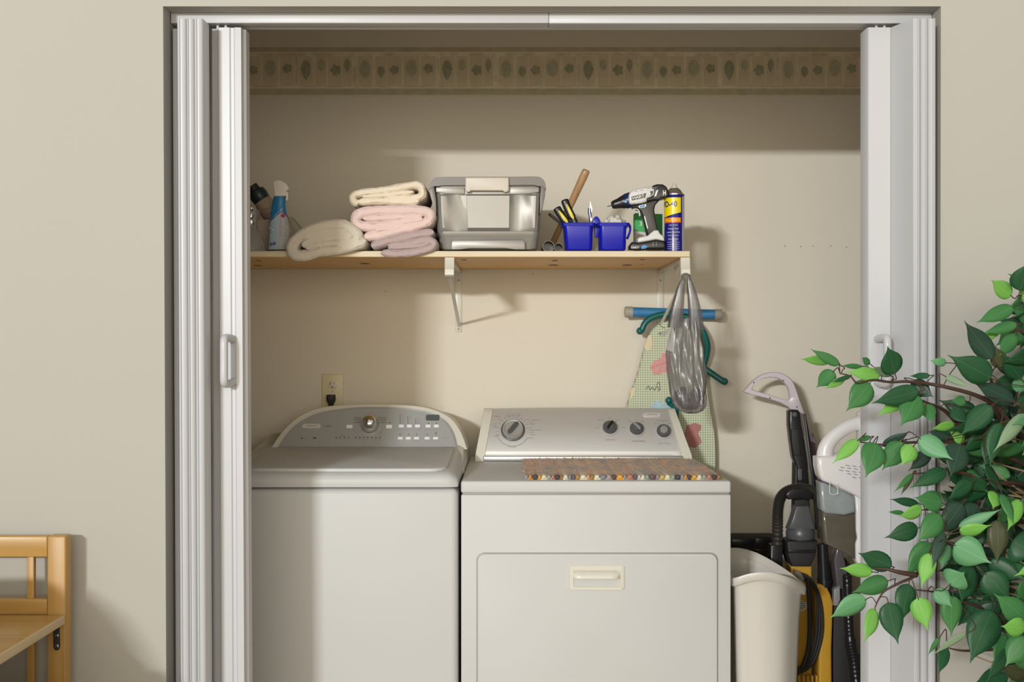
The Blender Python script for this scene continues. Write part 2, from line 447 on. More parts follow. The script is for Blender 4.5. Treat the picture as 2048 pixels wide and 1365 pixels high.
# console
hitw, MW, nw = plane_frame(3.62, 897, 3.70, 809)
outer = crown([(541, 899), (556, 876), (580, 848), (612, 826), (655, 813.5), (740, 809), (822, 811.5), (868, 820), (902, 838), (922, 866), (934, 899)], 6)
inner = crown([(556, 895.5), (575, 868), (600, 845), (637, 827), (688, 818), (740, 815), (815, 817.5), (858, 825.5), (889, 841), (907, 866), (915, 895)], 6)
m = MB()
fr0 = [hitw(a, b_, 0) for a, b_ in outer]
fr1 = [hitw(a, b_, -.004)+Vector((0, 0, .003)) for a, b_ in outer]
def sc(pts, s_, dy): 
    c = sum(pts, Vector())/len(pts); return [Vector((c.x+(p.x-c.x)*s_, p.y+dy, .93+(p.z-.93)*s_)) for p in pts]
bk = [Vector((p.x, 3.80, p.z-.004)) for p in fr0]
bk2 = [Vector((cxm+(p.x-cxm)*.97, 3.86, max(.90, p.z-.03))) for p in fr0]
front_in = [hitw(a, b_, 0) for a, b_ in inner]
m.loft([fr0, sc(fr0, 1.006, .012), bk, bk2], 0, closed=False, cap0=False, cap1=False)
cface = [hitw(a, b_, 0) for a, b_ in outer]
m.add(cface, [list(range(len(cface)))]); m.add(bk2, [list(range(len(bk2)))])
# side shoulders running from the console down to the deck
for sgn, xo, xi in ((1, wx1+.007, -.175), (-1, wx0-.007, -.76)):
    rr = []
    for (y, h, wd_) in ((3.42, -.012, .016), (3.50, .0, .022), (3.58, .014, .028), (3.66, .034, .030), (3.74, .05, .034), (3.86, .045, .04)):
        base = .925; xo_ = xo
        rr.append([(xo_, y, base-.02), (xo_-sgn*.002, y, base+h*.35), (xo_-sgn*wd_*.35, y, base+h*.8+.018), (xo_-sgn*wd_, y, base+h+.02), (xo_-sgn*wd_, y, base-.02)])
    m.loft(rr, 0)
m.build('console', M_cream, wash, smooth=50)
m = MB()
def shrink(pts, d, off):
    out = []
    c = (735, 880)
    for a, b_ in pts:
        v = Vector((c[0]-a, c[1]-b_)); L_ = v.length; v.normalize(); out.append(hitw(a+v.x*d, min(b_+v.y*d, 894.5), off))
    return out
ri = [hitw(a, b_, .0) for a, b_ in inner]; ro_ = [hitw(a, b_, .0035) for a, b_ in inner]; r2 = shrink(inner, 5, .0015)
m.loft([ri, ro_, r2], 0, closed=True, cap0=False, cap1=False); m.build('panel_rim', M_mgrey, wash)
m = MB(); pp = shrink(inner, 4, .0018); m.add(pp, [list(range(len(pp)))], 0)
def wdash(px, py, w_, h_, mi, off=.0023):
    M = MW(px, py, off); s_ = 3.66/FPX
    m.add([(-w_/2*s_, -h_/2*s_, 0), (w_/2*s_, -h_/2*s_, 0), (w_/2*s_, h_/2*s_, 0), (-w_/2*s_, h_/2*s_, 0)], [[0, 1, 2, 3]], mi, M)
cvt = lambda cx, cy: (540+cx/5.12, 800+cy/5.12)
for cx in (680, 720, 762, 805, 880, 920, 960, 1000, 1043, 1085, 1128): wdash(*cvt(cx, 387), 2.6, 2.2, 1); wdash(*cvt(cx, 405), 4, .8, 2)
for cx, cys in ((1333, (160, 182, 203, 222, 240)), (1412, (180, 200, 220, 240)), (1493, (200, 220, 240))):
    for cy in cys: wdash(*cvt(cx, cy), 1.8, 1.8, 1); wdash(*cvt(cx+30, cy), 8, .9, 2)
for cx, cy in ((1228, 238), (1623, 240), (1706, 240), (1333, 357), (1418, 357), (1503, 357), (1612, 357), (1700, 337), (1700, 355)): wdash(*cvt(cx, cy), 2.2, 2, 1)
for k, cy in enumerate((185, 207, 233)):
    wdash(*cvt(895, cy), 14, 1, 1); wdash(*cvt(1150, cy), 16, 1, 1)
for cx, cy in ((1120, 335), (1100, 357), (740, 367), (895, 330), (815, 300), (1220, 312), (1345, 305), (1428, 305), (1512, 305), (1620, 305), (1705, 305), (1500, 425), (1612, 422), (1700, 422), (370, 395), (1800, 390)):
    wdash(*cvt(cx, cy), 13 if cx != 370 else 12, 1.0, 2)
wdash(*cvt(458, 393), 6, 3, 1); wdash(*cvt(326, 395), 3, 3, 1)
m.text('CABRIO', MW(656, 853, .0024), height=2.6*3.66/FPX, width=17*3.66/FPX, mi=1)
m.build('control_panel', [M_silver, M_ink, M_inkg], wash, recalc=False, smooth=None)
def plateW(name, px, py, w_, h_, t, r, mt, bev=.0006, parent=wash, F=None, yref=3.66, extra=None, label=None):
    """a small rounded plate standing t out of the console face"""
    F = F or MW; M = F(px, py, 0); k = yref/FPX; mb = MB(); b = bmesh.new()
    pts = rrect(0, 0, w_*k, h_*k, r*k, 4); f = b.faces.new([b.verts.new((x, z, .0)) for x, z in pts])
    rr = bmesh.ops.extrude_face_region(b, geom=[f])
    tv = [e for e in rr['geom'] if isinstance(e, bmesh.types.BMVert)]
    for e in tv: e.co.z = t
    bmesh.ops.recalc_face_normals(b, faces=b.faces[:])
    ed = [e for e in b.edges if all(v.co.z > t*.9 for v in e.verts)]
    bmesh.ops.bevel(b, geom=ed, offset=min(bev, t*.4), segments=2, affect='EDGES')
    mb.bm(b, 0, M)
    mats = [mt]
    if extra: extra(mb, M, k); mats += [M_ink]
    return mb.build(name, mats, parent, recalc=False)
for cx in (1345, 1428, 1512, 1620, 1705): plateW('button', *cvt(cx, 272), 10, 5.4, .005, 1, M_btn)
for cx in (1335, 1418, 1502, 1610, 1697): plateW('button', *cvt(cx, 397), 10, 4.6, .005, 1, M_btn)
for cx in (815, 1220): plateW('button', *cvt(cx, 278), 12, 7, .005, 1, M_btn)
def segs(mb, M, k): mb.text('88:88', M @ Matrix.Translation((0, 0, .0042)), height=5*k, width=13*k, mi=1)
plateW('display', *cvt(1666, 185), 27, 13, .004, 3, M_dgrey)
def logo(mb, M, k): mb.text('Whirlpool', M @ Matrix.Translation((0, 0, .0042)), height=3.6*k, width=19*k, mi=1)
o = plateW('brand_badge', 623, 853, 37, 9.6, .004, 4.7, M_badge, extra=logo)
m = MB(); M = MW(740, 851, 0); ax = -MW(740, 851, 0).to_3x3().col[2]; ax = MW(740, 851, 0).to_3x3() @ Vector((0, 0, 1))
m.lathe([(.0275, .001), (.0275, .006), (.026, .008)], M.translation, ax, 0, 32)
m.build('knob_ring', M_mgrey, wash)
m = MB(); m.lathe([(.0235, .004), (.0245, .02), (.0225, .03), (.0175, .037), (.010, .0405), (.0, .042)], M.translation, ax, 0, 32)
m.build('dial', M_chrome, wash)

# ------------------------------------------------------------------ dryer
dx0, dx1, dy0 = -.139, .597, 3.17
dry = thing('clothes_dryer', 'white front-loading clothes dryer with four dark dials, right of the washing machine', 'dryer', ((dx0+dx1)/2, 3.5, 0))
m = MB(); m.box(dx0, dx1, dy0, 3.84, .02, .8755, .004, seg=2)
for sx in (dx0+.06, dx1-.06):
    for sy in (dy0+.07, 3.76): m.lathe([(.02, 0), (.018, .02)], (sx, sy, 0), seg=12)
m.build('cabinet', M_enamel2, dry)
m = MB(); m.box(dx0-.0005, dx1+.0005, dy0-.003, 3.845, .8795, .9135, .007, seg=4); m.build('top_panel', M_enamel2, dry)
m = MB(); m.box(dx0+.004, dx1-.004, dy0+.004, 3.83, .874, .881, .001)
m.build('top_seam', M_mgrey, dry)
zt = P(0, 1105, dy0).z; ddx0 = X(953, dy0); ddx1 = X(1436, dy0)
def rr_open(x0, x1, z0, z1, r): return rrect((x0+x1)/2, (z0+z1)/2, x1-x0, z1-z0, r, 6)
m = MB(); m.prism(rr_open(ddx0, ddx1, .22, zt, .022), dy0-.0015, dy0+.002, bev=.0005); m.build('door_seam', M_mgrey, dry)
m = MB(); hx0, hx1 = X(1138, dy0), X(1248.5, dy0); hz1, hz0 = P(0, 1130, dy0).z, P(0, 1178, dy0).z
m.prism(rr_open(ddx0+.003, ddx1-.0035, .223, zt-.0035, .020), dy0-.008, dy0+.001, bev=.002)
m.build('door', M_enamel2, dry)
dparent = dry
m = MB(); yf = dy0-.0115
# handle plate with a scooped finger recess
oc = rr_open(hx0, hx1, hz0, hz1, .006); ic = rr_open(hx0+.012, hx1-.012, hz0+.007, hz1-.013, .005)
ring0 = [(x, yf+.006, z) for x, z in oc]; ring1 = [(x, yf+.001, z) for x, z in oc]
ring2 = [(hx0+(x-hx0)*.985+.0008, yf, z) for x, z in oc]
ring3 = [(x, yf, z) for x, z in ic]; ring4 = [(x*.93+.07*(hx0+hx1)/2, yf+.020, z*.8+.2*(hz1-.014)) for x, z in ic]
m.loft([ring0, ring1, ring2, ring3, ring4], 0, cap0=False, cap1=True)
m.build('handle_plate', M_cream, dry, smooth=50)
m = MB(); zl = P(0, 1155.5, dy0).z; zl1 = P(0, 1139, dy0).z
hxa, hxb = X(1145, dy0), X(1239, dy0); rings = []
for k in range(13):
    t = k/12; x = hxa+(hxb-hxa)*t; e = min(1, min(t, 1-t)*8+.15)
    rings.append([(x, yf+.001, zl+(zl1-zl)*(.2+.8*e**.5)), (x, yf-.007*e, zl+(zl1-zl)*.45), (x, yf-.011*e, zl+.003), (x, yf-.010*e, zl), (x, yf+.006, zl+.001), (x, yf+.008, zl1)])
m.loft(rings, 0); m.build('handle_grip', M_cream, dry, smooth=60)
# console, bowed face
NP = 10; yA, yT = 3.690, 3.785; zA = P(0, 912, yA).z; zT = P(0, 819.5, yT).z
prof = []
for k in range(NP+1):
    t = k/NP; bul = .014*math.sin(PI*t)**.9
    d = Vector((yT-yA, zT-zA)); d.normalize(); prof.append((yA+(yT-yA)*t-d.y*bul, zA+(zT-zA)*t+d.x*bul))
# x limits of the silver panel along the height
def xl_(y, z, a, b_):    # edge running from px a (base) to px b (top)
    py = 682+(CZ-z)*FPX/y; t = (912-py)/(912-819.5); t = max(-.12, min(1.05, t)); return X(a+(b_-a)*t, y)
def arcz(u): return .0035*(1-u*u)   # top edge rises slightly in the middle
m = MB(); rings = []
NX = 16
for i in range(NX+1):
    f_ = i/NX; ring = []
    for k, (y, z) in enumerate(prof):
        x = xl_(y, z, 970, 986)*(1-f_)+xl_(y, z, 1363, 1336)*f_
        ring.append((x, y, z+arcz(2*f_-1)*(k/NP)))
    ring.append((ring[-1][0], yT+.012, zT+.003+arcz(2*f_-1))); ring.append((ring[-1][0], 3.845, zT-.01)); ring.append((ring[0][0], 3.845, .914)); ring.append((ring[0][0], yA+.01, .914))
    rings.append(ring)
m.loft(rings, 0); dcon = m
m = MB(); m.box(X(966, 3.688), X(1366, 3.688), 3.680, 3.715, .9137, zA+.001, .004, seg=3); m.build('console_base_strip', mat('strip_metal', (0.47, .475, .47), .3, metal=.6), dry)
for (pa, pb, qa, qb) in ((950, 968, 970, 986), (1363, 1336, 1384, 1350)):
    m = MB(); rings = []
    for f_ in (0, .04, .5, .96, 1):
        ring = []; inn = .0 if f_ in (0, 1) else .0035
        for k, (y, z) in enumerate(prof):
            if pa < 1000: x = xl_(y, z, pa, pb)*(1-f_)+xl_(y, z, qa, qb)*f_
            else: x = xl_(y, z, pa, pb)*(1-f_)+xl_(y, z, qa, qb)*f_
            ring.append((x, y-inn, z+inn*.5))
        ring.insert(0, (ring[0][0], yA-.004-inn, .9137))
        ring.append((ring[-1][0], yT+.015, zT+.004)); ring.append((ring[-1][0], 3.85, zT-.01)); ring.append((ring[0][0], 3.85, .9137))
        rings.append(ring)
    m.loft(rings, 0); m.build('end_cap', M_cream, dry, smooth=50)
def MD(px, py, off=0.0, rot=0.0):
    # nearest point of the bowed face under this sight line
    for k in range(NP):
        (y0_, z0_), (y1_, z1_) = prof[k], prof[k+1]
        pa, pb = 682+(CZ-z0_)*FPX/y0_, 682+(CZ-z1_)*FPX/y1_
        if pa >= py >= pb:
            t = (pa-py)/(pa-pb); y = y0_+(y1_-y0_)*t; z = z0_+(z1_-z0_)*t
            v = Vector((0, y1_-y0_, z1_-z0_)).normalized(); u = Vector((1, 0, 0)); n_ = u.cross(v)
            if n_.y > 0: n_ = -n_
            x = X(px, y); z += arcz((px-1166)/190)*(k+t)/NP
            h = Vector((x, y, z))+n_*off
            return Matrix(((1, v.x, n_.x, h.x), (0, v.y, n_.y, h.y), (0, v.z, n_.z, h.z), (0, 0, 0, 1))) @ Matrix.Rotation(rot, 4, 'Z')
    return Matrix.Translation(P(px, py, yA))
m = dcon; kk = 3.72/FPX
def ddash(px, py, w_, h_, mi=0, rot=0.0, off=.0016):
    m.add([(-w_/2*kk, -h_/2*kk, 0), (w_/2*kk, -h_/2*kk, 0), (w_/2*kk, h_/2*kk, 0), (-w_/2*kk, h_/2*kk, 0)], [[0, 1, 2, 3]], mi+1, MD(px, py, off, rot))
def dtext(s_, px, py, w_, mi=0, h_=2.6): m.text(s_, MD(px, py, .0018), height=h_*kk, width=w_*kk, mi=mi+1)
dtext('Temperature', 1220, 880.5, 21, 1); dtext('Wrinkle Shield', 1276, 883, 25, 1); dtext('Push To Start', 1329, 887, 23, 0)
dtext('Energy Preferred', 1071, 861.5, 27, 0); dtext('Timed Dry', 994, 834, 11, 1, 4); dtext('More Dry', 1071, 842, 14, 1); dtext('Energy', 1024, 894.5, 16, 0, 2)
for a in range(0, 14):
    an = math.radians(200-a*16); r_ = 30
    ddash(1025.5+math.cos(an)*r_, 861.5-math.sin(an)*r_*.92, 4.5, 1, 0, an)
    if a % 2 == 0: ddash(1025.5+math.cos(an)*(r_+7), 861.5-math.sin(an)*(r_+5)*.92, 6, 1.1, 0)
for a in range(24):
    an = math.radians(195+a*5.8); r_ = 33
    ddash(1025.5+math.cos(an)*r_, 861.5-math.sin(an)*r_*.95, 3.6, 1, 0, an+PI/2)
for cx, cy, r_ in ((1219.5, 857.6, 19), (1273, 859.8, 18), (1327, 863.7, 18)):
    for a in ((15, 50, 90, 130, 165) if cx < 1230 else (55, 90, 125)):
        an = math.radians(a); ddash(cx+math.cos(an)*r_, cy-math.sin(an)*r_, 4, .9, 0, an)
for px, py, w_ in ((1200, 842, 12), (1218, 838, 6), (1237, 842, 10), (1195, 857, 10), (1246, 857, 9), (1258, 844, 5), (1284, 844, 6), (1311, 848, 5), (1339, 848, 5), (1325, 842, 24), (1017, 833, 8), (1026, 832, 8), (1039, 833, 7), (1062, 847, 9), (1064, 850, 10), (1064, 866, 9), (1065, 870, 10), (1060, 877, 12), (990, 849, 8), (991, 853, 7)):
    ddash(px, py, w_, 1.1)
m.build('console', [M_silver2, M_inkg, M_inkr], dry, smooth=50)
def knob(px, py, r_px, big=False):
    M = MD(px, py, 0); ax = M.to_3x3() @ Vector((0, 0, 1)); c = M.translation; r_ = r_px*kk
    if big:
        m = MB(); m.lathe([(r_, .0), (r_, .004), (r_*.93, .006), (r_*.86, .006)], c, ax, 0, 40)
        ring = m.build('dial_ring', M_dgrey, dry)
        m = MB(); m.lathe([(r_*.86, .004), (r_*.86, .012), (r_*.80, .016), (r_*.70, .015), (r_*.66, .012), (0, .012)], c, ax, 0, 40); d = m.build('dial', mat('dial_silver', (.55, .55, .54), .3, metal=.6), dry)
        m = MB(); Mr = MD(px, py, .012, math.radians(-38)); mb = bmesh.new(); bmesh.ops.create_cube(mb, size=1)
        for v in mb.verts: v.co = Vector((v.co.x*.012, v.co.y*r_*1.25, (v.co.z+.5)*.017))
        bmesh.ops.bevel(mb, geom=mb.edges[:], offset=.004, segments=3, affect='EDGES'); m.bm(mb, 0, Mr); m.build('pointer_grip', M_dgrey, d)
    else:
        m = MB(); m.lathe([(r_*1.18, .0), (r_*1.18, .002), (r_*1.1, .003)], c, ax, 0, 32); m.build('dial_ring', mat('ring_grey', (.42, .40, .40), .5), dry)
        m = MB(); m.lathe([(r_, .002), (r_*.98, .010), (r_*.86, .014), (r_*.7, .014)] + ([(r_*.55, .012), (0, .012)] if px > 1300 else [(r_*.6, .02), (0, .022)]), c, ax, 0, 32); d = m.build('dial', M_dgrey, dry)
        if px < 1300:
            m = MB(); Mr = MD(px, py, .012, math.radians(-35 if px < 1250 else 40)); mb = bmesh.new(); bmesh.ops.create_cube(mb, size=1)
            for v in mb.verts: v.co = Vector((v.co.x*.008, v.co.y*r_*1.5, (v.co.z+.5)*.016))
            bmesh.ops.bevel(mb, geom=mb.edges[:], offset=.003, segments=3, affect='EDGES'); m.bm(mb, 0, Mr); m.build('pointer_grip', M_mgrey if px > 1250 else M_black, d)
        else:
            m = MB(); m.lathe([(r_*.6, .010), (r_*.58, .017), (r_*.5, .019), (0, .020)], c, ax, 0, 24); m.build('start_button', M_mgrey, d)
knob(1025.8, 861.5, 24, True); knob(1219.5, 857.6, 14.5); knob(1273, 859.8, 14); knob(1327, 863.7, 14)
plateW('brand_badge', 1304, 831.5, 37, 9.5, .004, 4.6, M_badge, parent=dry, F=MD, yref=3.74, extra=logo)

# ------------------------------------------------------------------ rag rug on the dryer
rug = thing('rag_rug', 'folded multicoloured rag rug with lumpy cloth edge lying on the dryer top', 'rug', (.30, 3.2, .9137))
M_rag = bpy.data.materials.new('rag_cloth'); M_rag.use_nodes = True; nt = M_rag.node_tree; b = nt.nodes['Principled BSDF']
at = nt.nodes.new('ShaderNodeAttribute'); at.attribute_name = 'Col'
n = nt.nodes.new('ShaderNodeTexNoise'); n.inputs['Scale'].default_value = 55; n.inputs['Detail'].default_value = 6
tc = nt.nodes.new('ShaderNodeTexCoord'); mp = nt.nodes.new('ShaderNodeMapping'); mp.inputs['Scale'].default_value = (1, .35, 1); mp.inputs['Rotation'].default_value = (0, 0, .5)
nt.links.new(tc.outputs['Object'], mp.inputs[0]); nt.links.new(mp.outputs[0], n.inputs['Vector'])
rp = nt.nodes.new('ShaderNodeValToRGB'); rp.color_ramp.elements[0].position = .3; rp.color_ramp.elements[1].position = .72
rp.color_ramp.elements[0].color = (.24, .24, .25, 1); rp.color_ramp.elements[1].color = (.62, .38, .22, 1)
e_ = rp.color_ramp.elements.new(.5); e_.color = (.50, .36, .28, 1)
mx = nt.nodes.new('ShaderNodeMix'); mx.data_type = 'RGBA'; mx.inputs[0].default_value = .5
nt.links.new(n.outputs[0], rp.inputs[0]); nt.links.new(at.outputs['Color'], mx.inputs[6]); nt.links.new(rp.outputs[0], mx.inputs[7])
nt.links.new(at.outputs['Alpha'], mx.inputs[0]); nt.links.new(mx.outputs[2], b.inputs['Base Color']); b.inputs['Roughness'].default_value = .9
bp = nt.nodes.new('ShaderNodeBump'); bp.inputs['Strength'].default_value = .8; bp.inputs['Distance'].default_value = .002
n3 = nt.nodes.new('ShaderNodeTexNoise'); n3.inputs['Scale'].default_value = 300; nt.links.new(tc.outputs['Object'], n3.inputs['Vector'])
nt.links.new(n3.outputs[0], bp.inputs['Height']); nt.links.new(bp.outputs[0], b.inputs['Normal'])
pal = [(.30, .31, .33), (.55, .27, .08), (.05, .05, .06), (.62, .36, .07), (.72, .66, .5), (.33, .37, .32), (.45, .22, .17), (.05, .04, .05), (.28, .17, .07), (.70, .66, .52), (.25, .26, .28), (.15, .12, .15),
       (.42, .25, .07), (.72, .68, .56), (.6, .35, .22), (.34, .20, .06), (.78, .72, .56), (.22, .24, .27), (.42, .31, .29), (.07, .06, .06), (.75, .36, .05), (.27, .30, .30), (.48, .20, .13), (.12, .10, .13), (.55, .52, .50), (.74, .70, .55), (.28, .35, .30), (.13, .09, .10), (.32, .25, .27), (.52, .43, .15), (.72, .68, .52), (.30, .37, .30), (.06, .05, .06)]
def colored(mb, name, parent, cols):
    o = mb.build(name, M_rag, parent, smooth=70, recalc=True)
    ca = o.data.color_attributes.new('Col', 'FLOAT_COLOR', 'POINT')
    for i in range(len(o.data.vertices)): ca.data[i].color = cols[i] if i < len(cols) else cols[-1]
    return o
m = MB(); cols = []
x = .033; k = 0; strips = []
while x < .572:
    wd_ = min(random.uniform(.009, .019), .577-x); strips.append((x, wd_, pal[k % len(pal)])); k += 1; x += wd_
NXr, NYr = 170, 46
def rcol(x_):
    for (a_, w_, c_) in strips:
        if a_ <= x_ < a_+w_: return c_, (x_-a_)/w_
    return strips[-1][2], .5
# woven cloth: lumpy top running back, rolled over at the front edge
grid = []
for i in range(NXr+1):
    x_ = .033+.544*i/NXr; c_, u_ = rcol(min(x_, .5765)); bulge = math.sqrt(max(.05, 1-(2*u_-1)**2))
    for j in range(NYr+1):
        t = j/NYr; y_ = 3.197+(3.65-3.197)*t
        nz = noise.noise(Vector((x_*70, y_*26, 2)))*.5+noise.noise(Vector((x_*160, y_*60, 7)))*.5
        rid = .25+.75*bulge if j < 3 else .92+.08*bulge
        z_ = .9137+(.0115*rid if j else .008*rid)+nz*.0024*min(1, j/2)
        if j == NYr or i in (0, NXr): z_ = .9139
        wx_ = noise.noise(Vector((x_*9, y_*12, 4)))*.005
        ed = -.004*bulge if j == 0 else 0
        grid.append((x_+wx_*t, y_+ed+noise.noise(Vector((x_*40, 1, 1)))*.005*(t > .95), z_))
        cc = Vector(c_); bl = Vector((.72, .57, .48))+Vector((.18, .04, -.05))*noise.noise(Vector((x_*22-y_*5, y_*9, 1)))*1.6+Vector((-.2, -.1, .0))*noise.noise(Vector((x_*60, y_*14, 9)))
        f_ = 0 if j < 2 else min(.86, .35+j*.07); cc = cc*(1-f_)+bl*f_; cols.append((*[max(.02, q) for q in cc], 0.0 if j < 2 else .16))
m.add(grid, [[i*(NYr+1)+j, (i+1)*(NYr+1)+j, (i+1)*(NYr+1)+j+1, i*(NYr+1)+j+1] for i in range(NXr) for j in range(NYr)])
o_ = len(m.v); fr_ = [grid[i*(NYr+1)] for i in range(NXr+1)]
m.v += [Vector((p[0], p[1]+.0005, .9138)) for p in fr_]
for i in range(NXr+1): cols.append(cols[i*(NYr+1)])
for i in range(NXr): m.f.append([o_+i, o_+i+1, (i+1)*(NYr+1), i*(NYr+1)]); m.m.append(0)
colored(m, 'woven_cloth', rug, cols)
m = MB(); cols = []
for (a_, w_, c_) in strips:   # the rag ends bulging out of the rolled front edge
    cx_ = a_+w_/2; r_ = w_*.5; N = 10
    rr = []
    for q_, k_ in ((0, .35), (.004, .9), (.010, 1.0), (.022, .8)):
        rr.append([(cx_+math.cos(2*PI*s_/N)*r_*k_, 3.189+q_+random.uniform(0, .001), .9139+.0068+math.sin(2*PI*s_/N)*.0066*k_) for s_ in range(N)])
    m.loft(rr, 0)
    while len(cols) < len(m.v): cols.append((*c_, .08))
colored(m, 'rolled_edge', rug, cols)
m = MB(); cols = []
for i in range(260):
    x = random.uniform(.035, .57); e = random.random()
    if e < .5: y = 3.645; d = Vector((random.uniform(-.6, .6), random.uniform(.2, .8), random.uniform(.2, 1.0)))
    elif e < .7: x = .034+random.uniform(0, .006); y = random.uniform(3.19, 3.64); d = Vector((-1, random.uniform(-.6, .6), random.uniform(.2, 1)))
    else: y = random.uniform(3.3, 3.63); d = Vector((random.uniform(-1, 1), random.uniform(-1, .4), random.uniform(.3, .8)))
    d.normalize(); L_ = random.uniform(.006, .013); p = Vector((x, y, .9137+.0095)); c = random.choice(pal)
    m.tube([p-d*.002, p+d*L_*.5, p+d*L_+Vector((0, 0, -.002))], [.0009, .0007, .0003], seg=4)
    while len(cols) < len(m.v): cols.append((*c, .55))
o = colored(m, 'loose_threads', rug, cols); o['kind'] = 'stuff'
# ------------------------------------------------------------------ shelf and brackets
SZ0, SZ1 = 1.538, 1.5555; YS = 3.36; SXR = X(1380, YS)
M_pine = wood_mat('pine_underside', (0.72, 0.40, 0.11), (0.80, 0.50, 0.18), 'X', 1.0, .5)
M_pineedge = wood_mat('pine_edge', (0.62, 0.53, 0.35), (0.70, 0.62, 0.45), 'X', 1.0, .5)
M_knot = mat('pine_knot', (0.17, 0.05, 0.02), .6, var=.3, vscale=80)
m = MB(); m.box(-1.118, SXR, YS, YB-.002, SZ0, SZ1, .0015)
b = bmesh.new()
shelf = thing('wall_shelf', 'long pine shelf board carrying towels and tools above the machines', 'shelf', (-.3, 3.6, SZ0))
nf = len(m.f)
for i in range(nf):
    vs = [m.v[j] for j in m.f[i]]; zavg = sum(v.z for v in vs)/len(vs)
    m.m[i] = 0 if zavg < SZ0+.0012 else 1
for px, py, w_, h_ in ((730, 527, 20, 5), (517, 521, 9, 4), (516, 531, 18, 4), (928, 519.5, 12, 4), (1110, 521, 13, 5), (1107, 530, 22, 5), (1285, 519, 12, 3), (1254, 530, 20, 5), (1284, 529, 4, 3), (903, 530, 12, 4)):
    y = (CZ-SZ0+.0)*FPX/(682-py)*-1 if False else (SZ0-CZ)*FPX/(682-py)
    c = Vector((X(px, y), y, SZ0-.0004)); rx_ = w_/2*y/FPX; ry_ = h_/2*y*y/FPX/(SZ0-CZ)*.55
    m.add([c]+[c+Vector((math.cos(a*PI/8)*rx_, math.sin(a*PI/8)*ry_, 0)) for a in range(16)], [[0, a+1, (a+1) % 16+1] for a in range(16)], 2)
m.build('board', [M_pine, M_pineedge, M_knot], shelf, recalc=False, smooth=None)

def bracket(x, label, hook_len):
    t = thing('shelf_bracket', label, 'bracket', (x, YB, 1.33), 'white steel brackets under the pine shelf')
    def bx(n_, *a, **k): mm = MB(); mm.box(*a, **k); return mm.build(n_, M_cream, t)
    bx('wall_plate', x-.011, x+.011, YB-.004, YB-.0005, 1.325, SZ0-.001, bev=.0012)
    bx('shelf_arm', x-.009, x+.009, 3.385, YB-.004, SZ0-.012, SZ0-.0008, bev=.001)
    # curved front hook (rod holder)
    mm = MB()
    prof2 = [(3.375, SZ0-.001), (3.363, SZ0-.001), (3.358, SZ0-.03), (3.352, SZ0-.036), (3.352, SZ0-.052), (3.362, SZ0-.058), (3.395, SZ0-.056), (3.402, SZ0-.046), (3.398, SZ0-.014)]
    r0 = [(x-.0125, y, z) for y, z in prof2]; r1 = [(x+.0125, y, z) for y, z in prof2]
    def nar(r, k): 
        c = sum((Vector(q) for q in r), Vector())/len(r); return [Vector((q[0]+k, c.y+(q[1]-c.y)*.9, c.z+(q[2]-c.z)*.97)) for q in r]
    mm.loft([nar(r0, -.0014), r0, r1, nar(r1, .0014)], 0); mm.build('rod_hook', M_cream, t)
    # side web
    mm = MB(); web = [(3.40, SZ0-.012), (3.40, SZ0-.05), (3.46, SZ0-.05), (3.60, SZ0-.02), (3.60, SZ0-.012)]
    mm.loft([[(x-.001, y, z) for y, z in web], [(x+.001, y, z) for y, z in web]], 0); mm.lathe([(.0045, 0), (.0035, .002)], (x+.001, 3.425, SZ0-.036), (1, 0, 0), mi=1, seg=12)
    mm.build('side_web', [M_cream, M_black], t)
    mm = MB(); mm.tube([(x-.001, 3.372, SZ0-.05), (x, 3.45, SZ0-.075), (x+.001, YB-.012, 1.352), (x+.001, YB-.005, 1.345)], .0045, seg=8, up=(1, 0, 0), flat=1.2); mm.build('diagonal_strut', M_cream, t)
    mm = MB()
    for z in (1.335, 1.50): mm.lathe([(.0035, 0), (.003, .0015)], (x, YB-.0042, z), (0, -1, 0), seg=10)
    mm.build('screw', M_inkg, t)
bracket(X(899, 3.36), 'white steel shelf bracket under the middle of the pine shelf', 0)
bracket(X(1371, 3.36), 'white steel shelf bracket at the right end of the shelf, holding the grey bag', 0)

# ------------------------------------------------------------------ outlet, plug, wall switch
M_ivory = mat('ivory_plastic', (0.66, 0.60, 0.38), .4)
M_ivory2 = mat('ivory_light', (0.62, 0.57, 0.45), .35)
def recep(t, x, z, yb_):
    mm = MB(); mm.prism(rrect(x, z, .033, .028, .013, 6), yb_-.0085, yb_-.004, bev=.0008); r_ = mm.build('receptacle', M_ivory2, t)
    mm = MB()
    for dx in (-.0065, .0065): mm.box(x+dx-.001, x+dx+.001, yb_-.0088, yb_-.008, z+.001, z+.009)
    mm.lathe([(.0024, 0), (.0024, .0004)], (x, yb_-.0086, z-.007), (0, -1, 0), seg=12); mm.build('slots', M_black, r_)
out = thing('wall_outlet', 'ivory double wall outlet with a black plug, behind the washing machine', 'outlet', (X(665.5, YB), YB, 1.21))
ox = X(665.5, YB); oz = P(0, 783, YB).z
mm = MB(); mm.box(ox-.036, ox+.036, YB-.0062, YB-.0005, oz-.059, oz+.059, .003, seg=3); mm.build('cover_plate', M_ivory, out)
recep(out, ox, oz+.022, YB+.001); recep(out, ox, oz-.022, YB+.001)
mm = MB(); mm.lathe([(.0025, 0), (.002, .001)], (ox, YB-.0061, oz), (0, -1, 0), seg=10); mm.build('screw', M_inkg, out)
plug = thing('power_plug', 'black power plug in the lower socket behind the washing machine', 'plug', (ox, YB-.03, oz-.02))
mm = MB(); z_ = oz-.010; rings = []
